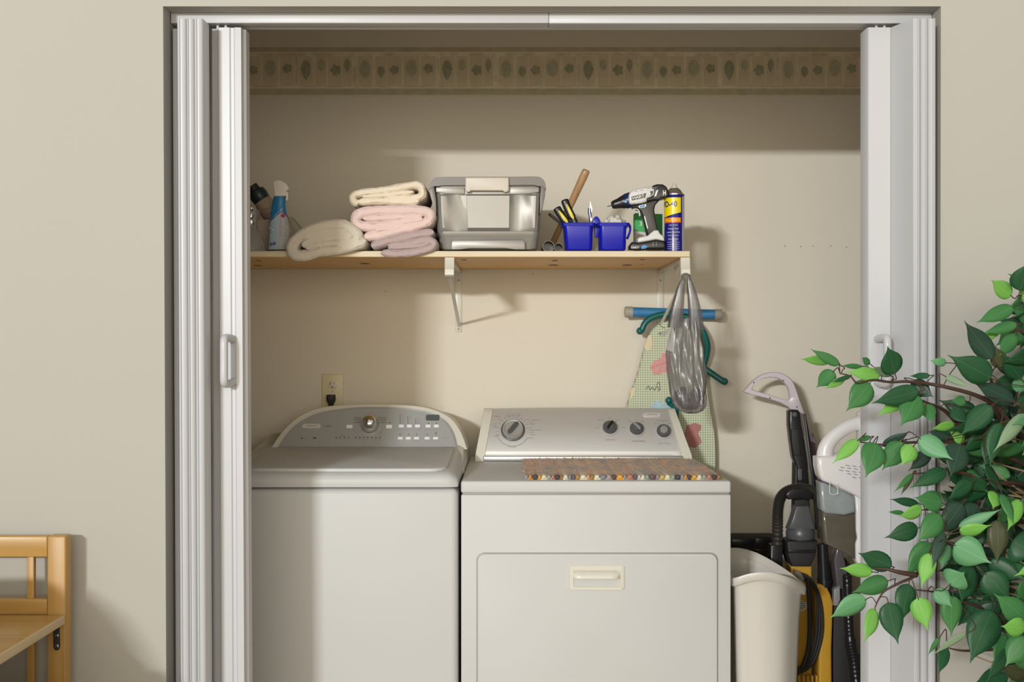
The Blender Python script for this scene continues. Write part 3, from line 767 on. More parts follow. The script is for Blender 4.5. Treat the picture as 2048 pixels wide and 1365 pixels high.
for (dz, w_, d_) in ((0, .014, .015), (-.012, .015, .016), (-.022, .0135, .015), (-.030, .009, .010), (-.043, .007, .008), (-.044, .004, .004)):
    rings.append([(ox-.002+px_, YB-.024+py_, z_+dz) for px_, py_ in rrect(0, 0, w_*2, d_*2, min(w_, d_)*.6, 3)])
mm.loft(rings, 0); mm.build('plug_body', M_blackm, plug)
mm = MB(); mm.tube(smooth_path([(ox-.002, YB-.024, z_-.043), (ox-.004, YB-.026, z_-.10), (ox-.03, YB-.03, z_-.25), (ox-.05, YB-.03, z_-.5)], 6), .0042, seg=8); mm.build('cord', M_blackm, plug)
sw = thing('light_switch', 'ivory light switch plate on the wall, half hidden by the ficus leaves', 'light switch', (X(2056, YW), YW, 1.18))
sx_ = X(2056, YW); sz_ = P(0, 776, YW).z
mm = MB(); mm.box(sx_-.036, sx_+.036, YW-.006, YW-.0003, sz_-.058, sz_+.058, .0025, seg=3); mm.build('cover_plate', M_ivory, sw)
mm = MB(); mm.box(sx_-.005, sx_+.005, YW-.016, YW-.005, sz_-.004, sz_+.012, .002); mm.build('toggle', M_ivory2, sw)

# ------------------------------------------------------------------ ironing board between wall and dryer
M_gingham = bpy.data.materials.new('gingham_cover'); M_gingham.use_nodes = True; nt = M_gingham.node_tree; b = nt.nodes['Principled BSDF']; b.inputs['Roughness'].default_value = .85
tc = nt.nodes.new('ShaderNodeTexCoord'); sp = nt.nodes.new('ShaderNodeSeparateXYZ'); nt.links.new(tc.outputs['Object'], sp.inputs[0])
def stripes(o_, freq):
    a = nt.nodes.new('ShaderNodeMath'); a.operation = 'MULTIPLY'; a.inputs[1].default_value = freq; nt.links.new(o_, a.inputs[0])
    f_ = nt.nodes.new('ShaderNodeMath'); f_.operation = 'FRACT'; nt.links.new(a.outputs[0], f_.inputs[0])
    g_ = nt.nodes.new('ShaderNodeMath'); g_.operation = 'GREATER_THAN'; g_.inputs[1].default_value = .5; nt.links.new(f_.outputs[0], g_.inputs[0]); return g_.outputs[0]
a_ = stripes(sp.outputs[0], 125); c_ = stripes(sp.outputs[2], 125)
ad = nt.nodes.new('ShaderNodeMath'); ad.operation = 'ADD'; nt.links.new(a_, ad.inputs[0]); nt.links.new(c_, ad.inputs[1])
dv = nt.nodes.new('ShaderNodeMath'); dv.operation = 'MULTIPLY'; dv.inputs[1].default_value = .5; nt.links.new(ad.outputs[0], dv.inputs[0])
rp = nt.nodes.new('ShaderNodeValToRGB'); rp.color_ramp.interpolation = 'LINEAR'
rp.color_ramp.elements[0].color = (.72, .70, .55, 1); rp.color_ramp.elements[1].color = (.30, .40, .25, 1)
e_ = rp.color_ramp.elements.new(.5); e_.color = (.52, .56, .41, 1)
nt.links.new(dv.outputs[0], rp.inputs[0]); nt.links.new(rp.outputs[0], b.inputs['Base Color'])
M_pink = mat('print_pink', (.66, .33, .32), .85, var=.2, vscale=60); M_pinkd = mat('print_red', (.42, .19, .17), .85, var=.25, vscale=60)
M_pblue = mat('print_blue', (.42, .58, .64), .85, var=.15, vscale=60); M_pyel = mat('print_yellow', (.72, .63, .42), .85)
M_green = mat('green_tube', (.005, .115, .105), .35); M_blue = mat('blue_foam', (.035, .20, .42), .5, var=.3, vscale=40); M_capg = mat('cap_grey', (.36, .35, .30), .45)
ib = thing('ironing_board', 'ironing board with green gingham cover standing against the wall behind the dryer', 'ironing board', (.55, 3.88, 0))
yb0, yt0 = 3.872, 3.885
L_ = [(1346, 640), (1325, 645), (1308, 656), (1297, 675), (1287, 705), (1278, 740), (1264, 782), (1254, 815), (1246, 860), (1240, 910), (1236, 980)]
R_ = [(1346, 640), (1372, 645), (1390, 656), (1402, 680), (1409, 720), (1414, 770), (1420, 815), (1428, 860), (1431, 900), (1431, 945), (1430, 980)]
mm = MB()
pl = crown(L_, 4); pr = crown(R_, 4)
fr = []; bk = []
for (a, b2) in pl[::-1]+pr[1:]:
    p = P(a, b2, 3.875); fr.append((p.x, 3.875, p.z)); bk.append((p.x, 3.908, p.z))
def ins(r, k, dy): 
    c = (.51, 1.0); return [(c[0]+(q[0]-c[0])*k, q[1]+dy, c[1]+(q[2]-c[1])*k) for q in r]
# front face as left/right strips so that the cover is one continuous skin
n_ = len(pl)
mm.loft([bk, fr, ins(fr, .99, -.004)], 0, closed=False, cap0=False, cap1=False)
inn = ins(fr, .99, -.004); Lf = inn[:n_][::-1]; Rf = inn[n_-1:]
mm.add(Lf+Rf, [[i, i+1, n_+i+1, n_+i] for i in range(n_-1)], 0)
def motif(pts, mi, d=.0012):
    q = [P(a, b2, 3.871) for a, b2 in pts]; mm.add([(p.x, 3.871-d, p.z) for p in q], [list(range(len(q)))], mi)
motif([(1300, 733), (1308, 722), (1322, 716), (1324, 706), (1331, 706), (1332, 714), (1345, 710), (1345, 740), (1318, 749), (1306, 748)], 1)
motif([(1374, 850), (1390, 846), (1403, 850), (1402, 858), (1396, 866), (1404, 885), (1390, 896), (1378, 894), (1368, 870)], 2)
motif([(1298, 820), (1306, 806), (1314, 801), (1325, 806), (1345, 810), (1345, 823), (1298, 823)], 3)
motif([(1292, 700), (1288, 695), (1296, 672), (1303, 668), (1305, 690), (1300, 700), (1294, 702)], 4, .001)
motif([(1259, 800), (1262, 780), (1266, 775), (1271, 778), (1268, 790)], 4, .001)
for k in range(5): 
    a = 1303+k*8; mm.tube([P(a, 736-k*2.6, 3.8695), P(a+6, 732-k*2.6, 3.8695)], .0007, 2, seg=4)
def M_ib(px, py): 
    p = P(px, py, 3.8694); return Matrix(((1, 0, 0, p.x), (0, 0, -1, p.y), (0, 1, 0, p.z), (0, 0, 0, 1)))
M_scr = mat('script_ink', (.10, .10, .08), .8)
for pts in ([(1292, 778), (1297, 772), (1300, 780), (1305, 774), (1309, 781), (1314, 772), (1318, 779)], [(1313, 770), (1318, 764), (1320, 778), (1316, 782)], [(1319, 648), (1324, 654), (1330, 656)], [(1316, 668), (1322, 665), (1320, 672)]):
    mm.tube(smooth_path([P(a, b2, 3.8694) for a, b2 in pts], 4), .0009, 5, seg=4)
mm.build('board_cover', [M_gingham, M_pink, M_pinkd, M_pblue, M_pyel, M_scr], ib, recalc=False, smooth=40)
mm = MB(); mm.tube(smooth_path([P(1283, 662, 3.86), P(1292, 644, 3.86), (P(1312, 632, 3.86)), P(1345, 628, 3.86), P(1380, 637, 3.86), P(1403, 658, 3.862), P(1415, 690, 3.87), P(1410, 722, 3.885), P(1404, 735, 3.888)], 6), .0105, seg=12)
mm.build('leg_tube', M_green, ib)
mm = MB(); mm.tube([P(1400, 731, 3.885), P(1447, 763, 3.87)], .0105, seg=12); mm.build('leg_tube', M_green, ib)
mm = MB(); mm.tube([P(1337, 805, 3.862), P(1352, 818, 3.866), P(1352, 900, 3.866)], .009, seg=12); mm.build('leg_tube', M_green, ib)
for a, b2, y in ((1280, 662, 3.86), (1449, 763, 3.868), (1338, 801, 3.86)):
    mm = MB(); c = P(a, b2, y); mm.lathe([(.0, -.0125), (.007, -.0105), (.0115, -.005), (.0125, 0), (.0115, .005), (.007, .0105), (0, .0125)], c, (0, 0, 1), seg=16); mm.build('foot_cap', M_green, ib)
mm = MB(); mm.tube([P(1262, 624, 3.878), P(1432, 629, 3.878)], .0165, seg=16); fb = mm.build('foot_bar', M_blue, ib)
for a, c2 in ((1249, 1266), (1428, 1444)):
    mm = MB(); mm.tube([P(a, 624+(a-1249)*.03, 3.878), P(a+1.5, 624+(a-1249)*.03, 3.878), P(c2-1, 624+(a-1249)*.03, 3.878), P(c2, 624+(a-1249)*.03, 3.878)], [.015, .0185, .0185, .0165], seg=16); mm.build('end_cap', M_capg, fb)
for sgn in (-1, 1):
    mm = MB(); mm.tube([(.48+sgn*.02, 3.915, 1.25), (.50+sgn*.12, 3.915, .02)], .010, seg=10); mm.build('leg_tube', M_green, ib)
# it stands on the rear end of the board
mm = MB(); mm.box(.38, .66, 3.878, 3.905, 0.0, .86, .01); mm.build('board_frame', M_capg, ib)

# ------------------------------------------------------------------ plastic bag on the bracket
M_bag = bpy.data.materials.new('grey_film'); M_bag.use_nodes = True; nt = M_bag.node_tree; b = nt.nodes['Principled BSDF']
b.inputs['Base Color'].default_value = (.17, .16, .165, 1); b.inputs['Roughness'].default_value = .3; b.inputs['Alpha'].default_value = .60
b.inputs['Specular IOR Level'].default_value = .9
tc = nt.nodes.new('ShaderNodeTexCoord'); mp = nt.nodes.new('ShaderNodeMapping'); mp.inputs['Scale'].default_value = (40, 40, 7)
n = nt.nodes.new('ShaderNodeTexNoise'); n.inputs['Scale'].default_value = 1; n.inputs['Detail'].default_value = 3
nt.links.new(tc.outputs['Object'], mp.inputs[0]); nt.links.new(mp.outputs[0], n.inputs['Vector'])
bp = nt.nodes.new('ShaderNodeBump'); bp.inputs['Strength'].default_value = .5; bp.inputs['Distance'].default_value = .005
nt.links.new(n.outputs[0], bp.inputs['Height']); nt.links.new(bp.outputs[0], b.inputs['Normal'])
bag = thing('plastic_bag', 'crumpled translucent grey plastic bag hanging from the right shelf bracket', 'bag', (X(1371, 3.37), 3.37, 1.40))
YG = 3.37
def ring_at(py, pl_, pr_, dep, nfold=9, amp=.13, ph=0.0, N=84, yc=YG):
    c = P((pl_+pr_)/2, py, yc); hx = (pr_-pl_)/2*yc/FPX; out_ = []
    for k in range(N):
        a = 2*PI*k/N
        f_ = 1+amp*math.sin(a*nfold+ph)+amp*.6*math.sin(a*(nfold*2-1)+ph*2+1)
        cr = noise.noise(Vector((math.cos(a)*3.2, math.sin(a)*3.2, py*.018)))*.55+noise.noise(Vector((math.cos(a)*8, math.sin(a)*8, py*.03+4)))*.35
        f2 = 1+cr*(.9+amp)
        out_.append((c.x+math.cos(a)*hx*(1+(f2-1)*.22), c.y+math.sin(a)*dep*f2, c.z+.002*math.sin(a*5+ph)))
    return out_
mm = MB()
rows = [(636, 1350, 1398, .016, .30), (655, 1343, 1401, .020, .30), (680, 1337, 1404, .024, .28), (710, 1334, 1407, .028, .25), (740, 1335, 1410, .032, .22), (770, 1338, 1412, .036, .17), (795, 1342, 1413, .036, .13), (812, 1348, 1411, .032, .11), (822, 1360, 1404, .020, .1), (826, 1375, 1392, .006, .1)]
pys = [r[0] for r in rows]; rr = []
for i in range(len(rows)-1):
    for k in range(3):
        t = k/3; v = [rows[i][q]*(1-t)+rows[i+1][q]*t for q in range(5)]; rr.append(ring_at(v[0], v[1], v[2], v[3], 8, v[4], v[0]*.012))
rr.append(ring_at(*rows[-1][:4], 8, .1, 10))
mm.loft(rr, 0, cap0=False, cap1=True); mm.build('bag_body', M_bag, bag, smooth=180, recalc=False)
for path in ([(1368, 556, 3.356), (1362, 575, 3.355), (1358, 600, 3.355), (1354, 625, 3.358), (1352, 655, 3.364)], [(1378, 556, 3.36), (1382, 575, 3.36), (1387, 600, 3.36), (1391, 630, 3.362), (1393, 660, 3.366)]):
    mm = MB(); q = smooth_path([P(a, b2, y) for a, b2, y in path], 5); nn = len(q)
    rings = []
    for i, p in enumerate(q):
        w_ = .005+.018*(i/(nn-1))**.8; rings.append([(p.x+math.cos(2*PI*k/14)*w_*(1+.2*math.sin(k*2.4)), p.y+math.sin(2*PI*k/14)*(.004+.008*i/nn)*(1+.35*math.sin(k*2.9+1)), p.z) for k in range(14)])
    mm.loft(rings, 0, cap0=False, cap1=False); mm.build('bag_handle', M_bag, bag, smooth=180, recalc=False)
mm = MB(); mm.tube(smooth_path([P(1366, 560, 3.354), P(1364, 551, 3.35), P(1371, 547.5, 3.347), P(1379, 551, 3.35), P(1380, 560, 3.358)], 5), .003, seg=8); mm.build('bag_loop', M_bag, bag)
mm = MB(); mm.add([P(1345, 652, 3.35), P(1323, 664, 3.345), P(1326, 674, 3.343), P(1337, 668, 3.344), P(1333, 700, 3.348), P(1348, 705, 3.345), P(1351, 672, 3.34)], [[0, 1, 2, 3], [0, 3, 4, 5, 6]]); mm.build('bag_corner', M_bag, bag, recalc=False)
M_lump = mat('bag_stuffing', (.07, .075, .09), .3, var=.4, vscale=50, bump=.6, bscale=90)
for a, b2, rx_, rz_ in ((1362, 793, .022, .026), (1395, 796, .022, .028), (1378, 808, .028, .018)):
    mm = MB(); c = P(a, b2, YG); N = 16; rings = []
    for i in range(1, 12):
        th = PI*i/12; rings.append([Vector((c.x+math.cos(2*PI*k/N)*math.sin(th)*rx_, c.y+math.sin(2*PI*k/N)*math.sin(th)*.02, c.z+math.cos(th)*rz_))*1 for k in range(N)])
    rings = [[p+(p-c)*.35*noise.noise(p*60) for p in r_] for r_ in rings]
    mm.loft(rings, 0); mm.build('crumpled_content', M_lump, bag, smooth=180)

# ------------------------------------------------------------------ towels
def towel(name, label, layers, y0, y1, m_, origin_px, wave=.004, seed=0):
    """layers: list of (centre path on the photo, thickness px). Folded cloth: rounded sheet running back over the shelf"""
    mm = MB(); ny = 9
    for path, th in layers:
        q = smooth_path([(a, b2, 0) for a, b2 in path], 7); n__ = len(q)
        rings = []
        for j in range(ny+3):
            if j == 0: y, k = y0, .45
            elif j == 1: y, k = y0+.004, .80
            elif j == 2: y, k = y0+.011, 1.0
            else: y, k = y0+.011+(y1-y0-.011)*(j-2)/ny, 1.0
            if j == ny+2: k = .6
            Lp, Rp = [], []
            for i, p in enumerate(q):
                t_ = q[min(i+1, n__-1)]-q[max(i-1, 0)]; t_.normalize(); nn = Vector((-t_.y, t_.x, 0))
                e = min(1, math.sqrt(min(i+.25, n__-1-i+.25)/3.0)); e = min(1, e)
                hh = th/2*k*e*(1+.10*noise.noise(Vector((i*.25+seed, j*.35, th))))
                wv = Vector((noise.noise(Vector((i*.12, (y-y0)*9, seed+2.2))), noise.noise(Vector((i*.12, (y-y0)*9, seed+7.7))), 0))*min(1, (y-y0)*14)*wave*690
                a = p+nn*hh+wv; c = p-nn*hh+wv; m2 = p+nn*hh*.72+wv
                Lp.append(P(a.x, a.y, y0)); Rp.append(P(c.x, c.y, y0))
            ring = []; cl = (lambda z: max(z, SZ1+.0035)) if y > YS-.006 else (lambda z: z)
            for p in Lp: ring.append((p.x, y, cl(p.z)))
            for p in Rp[::-1]: ring.append((p.x, y, cl(p.z)))
            rings.append(ring)
        n2 = len(rings[0]); mm.loft(rings, 0, cap0=False, cap1=False)
        o_ = len(mm.v)
        for ring in (rings[0], rings[-1]):
            o_ = len(mm.v); mm.v += [Vector(v) for v in ring]
            for i in range(n__-1): mm.f.append([o_+i, o_+i+1, o_+n2-2-i, o_+n2-1-i]); mm.m.append(0)
    b3 = mm.build(name, m_, None, origin=P(origin_px[0], origin_px[1], y0+.1), smooth=180, sub=1, disp=(.005, .022))
    return tag(b3, label, 'towel', 'folded towels on the pine shelf')
def towel_mat(n_, c): return mat(n_, c, .95, bump=.9, bscale=420, var=.05, vscale=25, sheen=.4, spec=.1)
T_beige = towel_mat('terry_beige', (.66, .60, .50)); T_mauve = towel_mat('terry_mauve', (.50, .39, .38)); T_pink = towel_mat('terry_pink', (.80, .62, .58)); T_cream = towel_mat('terry_cream', (.84, .74, .58))
towel('folded_towel', 'beige towel folded loosely at the left of the towel pile, drooping over the shelf edge',
      [([(676, 490), (690, 484), (706, 482), (713, 474), (706, 462), (682, 449), (650, 451), (618, 461), (594, 476), (583, 490), (584, 503), (594, 511), (612, 510), (640, 503), (672, 499), (700, 492), (732, 480)], 25),
       ([(604, 492), (625, 481), (650, 476), (680, 472), (704, 472)], 27), ([(612, 497), (640, 489), (665, 487), (690, 488)], 17), ([(600, 476), (650, 464), (695, 462)], 24)], 3.325, 3.62, T_beige, (650, 510), seed=1)
towel('folded_towel', 'mauve towel at the bottom of the stack of three beside the silver storage tote',
      [([(868, 464), (840, 468), (800, 476), (765, 484), (742, 492)], 19), ([(762, 505), (800, 507), (840, 502), (862, 494), (866, 484), (850, 480), (815, 488), (775, 491)], 18), ([(775, 496), (830, 492), (858, 486)], 12)], 3.335, 3.64, T_mauve, (815, 505), seed=4)
towel('folded_towel', 'pink towel in the middle of the stack of three beside the silver storage tote',
      [([(726, 474), (760, 468), (800, 458), (838, 449), (857, 440), (860, 429), (846, 421), (800, 419), (745, 421), (718, 427), (710, 438), (717, 449), (745, 453), (780, 449), (815, 440), (845, 437)], 22),
       ([(725, 437), (780, 434), (845, 431)], 17), ([(750, 460), (800, 452), (840, 446)], 14)], 3.345, 3.65, T_pink, (790, 470), seed=7)
towel('folded_towel', 'cream towel on top of the stack of three beside the silver storage tote',
      [([(716, 407), (706, 400), (708, 389), (730, 384), (780, 378), (815, 371), (835, 369), (844, 378), (842, 391), (820, 396), (775, 394)], 17),
       ([(712, 403), (760, 400), (800, 402), (838, 402)], 17), ([(724, 393), (780, 388), (828, 383)], 13)], 3.355, 3.64, T_cream, (775, 410), seed=11)

# ------------------------------------------------------------------ storage tote
M_tote = mat('tote_silver', (.30, .29, .265), .40, metal=.35, var=.03, vscale=5)
M_toteh = mat('tote_handle', (.62, .57, .49), .45); M_toted = mat('tote_lid', (.165, .15, .14), .42, metal=.15)
tote = thing('storage_tote', 'silver grey plastic storage tote with a cream latch handle, in the middle of the shelf', 'storage box', (X(976, 3.45), 3.45, SZ1))
yF, yK = 3.372, 3.66
def tring(py, pl_, pr_, y0_, y1_, r=.022):
    a = P(pl_, py, y0_); c = P(pr_, py, y0_); return [(x, y, a.z) for x, y in rrect((a.x+c.x)/2, (y0_+y1_)/2, c.x-a.x, y1_-y0_, r, 6)]
mm = MB()
mm.loft([tring(499, 884, 1070, yF+.012, yK-.02), tring(496, 880, 1074, yF+.010, yK-.018), tring(476, 877, 1077, yF+.008, yK-.016), tring(472, 876, 1078, yF+.004, yK-.014), tring(463, 874, 1080, yF+.002, yK-.01), tring(420, 871, 1082, yF, yK-.005), tring(366, 868, 1085, yF-.002, yK)], 0)
# front relief: concave side bays, raised centre panel
bb = len(mm.v)
def fx(u):   # relief depth across the front
    if u < .06: return 0
    if u < .285: return .010*math.sin((u-.06)/.225*PI/2)
    if u < .29: return -.004
    if u < .71: return -.004
    if u < .715: return .0
    if u < .94: return .008*math.cos((u-.715)/.225*PI/2)
    return 0
us = [0, .03, .06, .1, .15, .2, .25, .283, .288, .36, .5, .64, .708, .713, .76, .82, .88, .94, .97, 1]
rows2 = [(388, 870, 1084), (392, 870, 1084), (420, 871, 1083), (456, 874, 1081), (462, 874, 1080)]
grid = []
for k, (py, a, c) in enumerate(rows2):
    e = (0, 1, 1, 1, 0)[k]
    for u in us:
        wd = .020*(1 if .03 < u < .97 else (.0 if u in (0, 1) else .6)); pxx = a+6+(c-a-12)*u
        p = P(pxx, py, yF-.003); grid.append((p.x, yF-.003-.007*e*(0 if u in (0, 1) else 1)+fx(u)*e, p.z))
nu = len(us)
mm.add(grid, [[r_*nu+i, r_*nu+i+1, (r_+1)*nu+i+1, (r_+1)*nu+i] for r_ in range(len(rows2)-1) for i in range(nu-1)])
mm.build('tote_body', M_tote, tote, smooth=35)
mm = MB(); mm.pxprism([(903, 499), (903, 483), (907, 480), (1045, 480), (1050, 484), (1050, 499), (1030, 499), (1010, 496.5), (940, 496.5), (920, 499)], yF-.006, yF+.02, bev=.002); mm.build('base_foot', M_tote, tote)
for a, c in ((872, 929), (1020, 1078)):
    mm = MB(); mm.pxprism([(a, 374), (c, 374), (c, 388), (a+(20 if a < 900 else 2), 387.5), (a, 384)] if a < 900 else [(a, 374), (c, 374), (c, 384), (c-20, 387.5), (a, 388)], yF-.008, yF+.003, bev=.002); mm.build('front_ledge', M_tote, tote)
mm = MB()
lid_o = [(858, 378), (860, 366), (868, 356), (882, 353.5), (930, 353), (1020, 353), (1068, 352.5), (1082, 355), (1090, 364), (1092, 377)]
q0 = crown(lid_o, 3); yl0, yl1 = yF-.012, yK+.004
top_ = [P(a, b2, yl0) for a, b2 in q0]; lowl = [P(a+(q0[len(q0)//2][0]-a)*.07, min(372, b2+17), yl0) for a, b2 in q0]
r0 = [(p.x, yl0, p.z) for p in top_]+[(p.x, yl0, p.z) for p in lowl[::-1]]
r1 = [(p[0], yl1, p[2]) for p in r0]
n_t = len(top_)
mm.loft([r0, r1], 0, cap0=False, cap1=False)
for rr_ in (r0, r1):
    o_ = len(mm.v); mm.v += [Vector(v) for v in rr_]
    for i in range(n_t-1): mm.f.append([o_+i, o_+i+1, o_+2*n_t-2-i, o_+2*n_t-1-i]); mm.m.append(0)
mm.box(X(868, yl0), X(1082, yl0), yl0+.004, yl1-.004, P(0, 372, yl0).z, P(0, 356, yl0).z, .004)
mm.build('lid', M_toted, tote, smooth=40)
for pts in ([(858.5, 371), (868, 371), (872, 400), (872.5, 428), (866, 410), (860, 390)], [(1091.5, 370), (1082, 371), (1080, 400), (1080, 430), (1086, 412), (1090, 392)]):
    mm = MB(); mm.pxprism(pts, yl0+.002, yl1, bev=.001); mm.build('lid_skirt', M_toted, tote)
mm = MB(); mm.pxprism([(931, 354), (1017, 354), (1018, 358), (1018, 380), (1014, 384), (1009, 384), (1005, 381), (942, 381), (938, 384), (933, 384), (930.5, 380), (930.5, 357)], yl0-.010, yl0+.006, bev=.004, seg=3); mm.build('latch_handle', M_toteh, tote)
# ------------------------------------------------------------------ cleaning bottles at the left end of the shelf
sb = thing('spray_bottle', 'blue-necked spray bottle with a white trigger head, left of the beige towel', 'bottle', P(558, 499, 3.42))
yS = 3.40
rowsb = [(499.5, 537, 578), (496, 536.5, 578.5), (470, 539, 580), (455, 539.5, 579), (440, 540, 576), (425, 541.5, 573), (410, 544, 571), (400, 546, 571), (392, 548, 570)]
q = smooth_path([(a, b2, c) for a, b2, c in rowsb], 4); rings = []; N = 40
for v in q:
    c = P((v.y+v.z)/2, v.x, yS+.02); hx = (v.z-v.y)/2*(yS+.02)/FPX
    rings.append([(c.x+math.cos(2*PI*k/N)*hx, c.y+math.sin(2*PI*k/N)*hx*.62, c.z) for k in range(N)])
def sbm(i, j):
    py = q[i].x; a = 2*PI*(j+.5)/N; px = (q[i].y+q[i].z)/2+math.cos(a)*(q[i].z-q[i].y)/2
    edge = 446-(px-540)*1.0 if px < 566 else 424+(px-566)*1.0
    if py < edge: return 0
    if px > 559: return 2
    return 1
M_sblue = mat('label_blue', (.015, .19, .42), .35); M_sliq = mat('pale_blue_liquid', (.42, .56, .66), .2); M_slab = mat('label_grey', (.45, .44, .46), .5, var=.2, vscale=120)
M_trig = mat('trigger_white', (.74, .70, .62), .4); M_red = mat('red_plastic', (.35, .035, .03), .4)
mm = MB(); mm.loft(rings, 1, mfun=sbm); mm.build('bottle_body', [M_sblue, M_sliq, M_slab], sb)
mm = MB(); 
def onface(px, py, off=.0008):
    v = min(q, key=lambda t: abs(t.x-py)); c = P((v.y+v.z)/2, py, yS+.02); hx = (v.z-v.y)/2*(yS+.02)/FPX
    x = (px-1024)*(yS+.02)/FPX; u = max(-.98, min(.98, (x-c.x)/hx)); return Vector((x, c.y-math.sqrt(1-u*u)*hx*.62-off, c.z))
for (cx, cy, r_, mi) in ((567.5, 432, 4.2, 0), (544, 489, 3.4, 1), (551, 488, 3.6, 1), (541, 456, 2.6, 2), (547, 460, 2.2, 2), (543, 472, 2.6, 2)):
    c = onface(cx, cy); mm.add([c]+[onface(cx+math.cos(a*PI/8)*r_, cy+math.sin(a*PI/8)*r_) for a in range(16)], [[0, a+1, (a+1) % 16+1] for a in range(16)], mi)
pl_ = [onface(a, b2, .001) for a, b2 in ((540, 445.5), (548, 438), (558, 429), (566, 423.5), (572, 429), (578, 435))]; mm.tube(pl_, .0014, 3, seg=5)
for k in range(9): mm.add([onface(562, 440+k*4, .001), onface(574, 441+k*4, .001), onface(574, 442.2+k*4, .001), onface(562, 441.2+k*4, .001)], [[0, 1, 2, 3]], 4)
M_purp = mat('print_purple', (.16, .14, .32), .5); M_prw = mat('print_white', (.62, .66, .70), .5)
mm.build('label_print', [mat('print_crimson', (.35, .04, .10), .5), M_purp, M_prw, mat('print_navy', (.02, .05, .16), .5), M_inkg], sb, recalc=False, smooth=None)
mm = MB(); mm.pxprism([(548, 392), (547, 376), (545, 373), (546, 361), (552, 359.5), (560, 359), (573, 367), (577, 375), (576, 380), (572, 381), (571, 392)], yS+.006, yS+.036, bev=.004, seg=3)
mm.pxprism([(571, 381), (576, 384), (576, 398), (573, 402), (570, 400), (572, 392)], yS+.012, yS+.03, bev=.002)
mm.build('trigger_head', M_trig, sb)

# tilted bottle with a dark green cap
ls = thing('lotion_bottle', 'tan bottle with a dark green cap, leaning left behind the spray bottle', 'bottle', P(545, 499, 3.63))
a0 = P(517, 390, 3.61); a1 = P(572, 470, 3.63); axd = (a1-a0).normalized()
M_tan = mat('tan_bottle', (.46, .36, .27), .5)
mm = MB(); mm.lathe([(.021, 0), (.027, .008), (.030, .03), (.030, .13), (.024, .152), (0, .153)], a0+axd*.012, axd, seg=28); o_b = mm.build('bottle_body', M_tan, ls)
mm = MB(); mm.lathe([(0, -.045), (.016, -.045), (.017, -.028), (.026, -.024), (.029, -.01), (.027, .008), (.024, .014)], a0+axd*.010, axd, seg=28, mfun=lambda i, j: 0 if i < 3 else 1); mm.build('cap', [M_blackm, mat('cap_green', (.012, .035, .035), .35)], ls)
mm = MB()
for k in range(4):
    t_ = .055+k*.016; c = a0+axd*t_; mm.tube([c+Vector((dx, -.0305-0*abs(dx), dx*.35)) for dx in (-.012, -.004, .006, .013)], .0008, 0, seg=4)
mm.build('label_print', M_inkg, ls)
# boxes, red bottle, pump bottle, pale carton
mm = MB(); mm.pxprism([(515, 440), (545, 438), (545, 500), (515, 500)], 3.50, 3.56, bev=.0015); tag(mm.build('carton', mat('carton_tan', (.42, .36, .29), .7), origin=P(530, 499, 3.53)), 'plain tan carton standing between the pump bottle and the spray bottle', 'box')
rb = thing('red_bottle', 'dark red bottle at the far left end of the shelf behind the door', 'bottle', P(482, 499, 3.56))
mm = MB(); c = P(480, 500, 3.56); mm.lathe([(.036, 0), (.038, .01), (.038, .13), (.030, .16), (.020, .20), (.0, .201)], (c.x, 3.56, SZ1+.0005), seg=28); mm.build('bottle_body', M_red, rb)
mm = MB(); mm.lathe([(.016, .2), (.016, .225), (0, .226)], (c.x, 3.56, SZ1), seg=20); mm.build('cap', M_red, rb)
mm = MB(); mm.pxprism([(480, 417), (511.5, 417), (511.5, 500), (480, 500)], 3.475, 3.535, bev=.001, mi=0)
p0 = P(485, 429, 3.474); p1 = P(508, 466, 3.474); mm.add([(p0.x, 3.4745, p0.z), (p1.x, 3.4745, p0.z), (p1.x, 3.4745, p1.z), (p0.x, 3.4745, p1.z)], [[0, 1, 2, 3]], 1)
tag(mm.build('carton', [mat('carton_grey', (.42, .37, .35), .7), mat('carton_maroon', (.22, .10, .10), .7)], origin=P(495, 499, 3.5), recalc=True), 'small upright grey carton with a maroon panel behind the pump bottle', 'box')
pb = thing('pump_bottle', 'grey cone-shaped bottle with a chrome neck at the left end of the shelf', 'bottle', P(503, 499, 3.42))
c = P(502, 499, 3.42); mm = MB(); mm.lathe([(.041, 0), (.0435, .004), (.040, .02), (.030, .045), (.018, .068), (.010, .078), (.008, .082)], (c.x, 3.42, SZ1+.0003), seg=32); mm.build('bottle_body', mat('grey_glass', (.30, .28, .25), .2), pb)
mm = MB(); mm.lathe([(.007, .078), (.010, .085), (.0095, .1), (.006, .104), (.0065, .118), (.0045, .122), (.009, .127), (.0085, .132), (0, .133)], (c.x, 3.42, SZ1), seg=20); mm.build('pump_neck', M_chrome, pb)
mm = MB(); mm.pxprism([(566, 499), (575, 436), (582, 433), (612, 470), (612, 499)], 3.66, 3.72, bev=.004); tag(mm.build('carton', mat('pale_olive_card', (.42, .40, .28), .7), origin=P(590, 499, 3.68)), 'pale olive wedge-shaped carton tucked behind the beige towel', 'box')

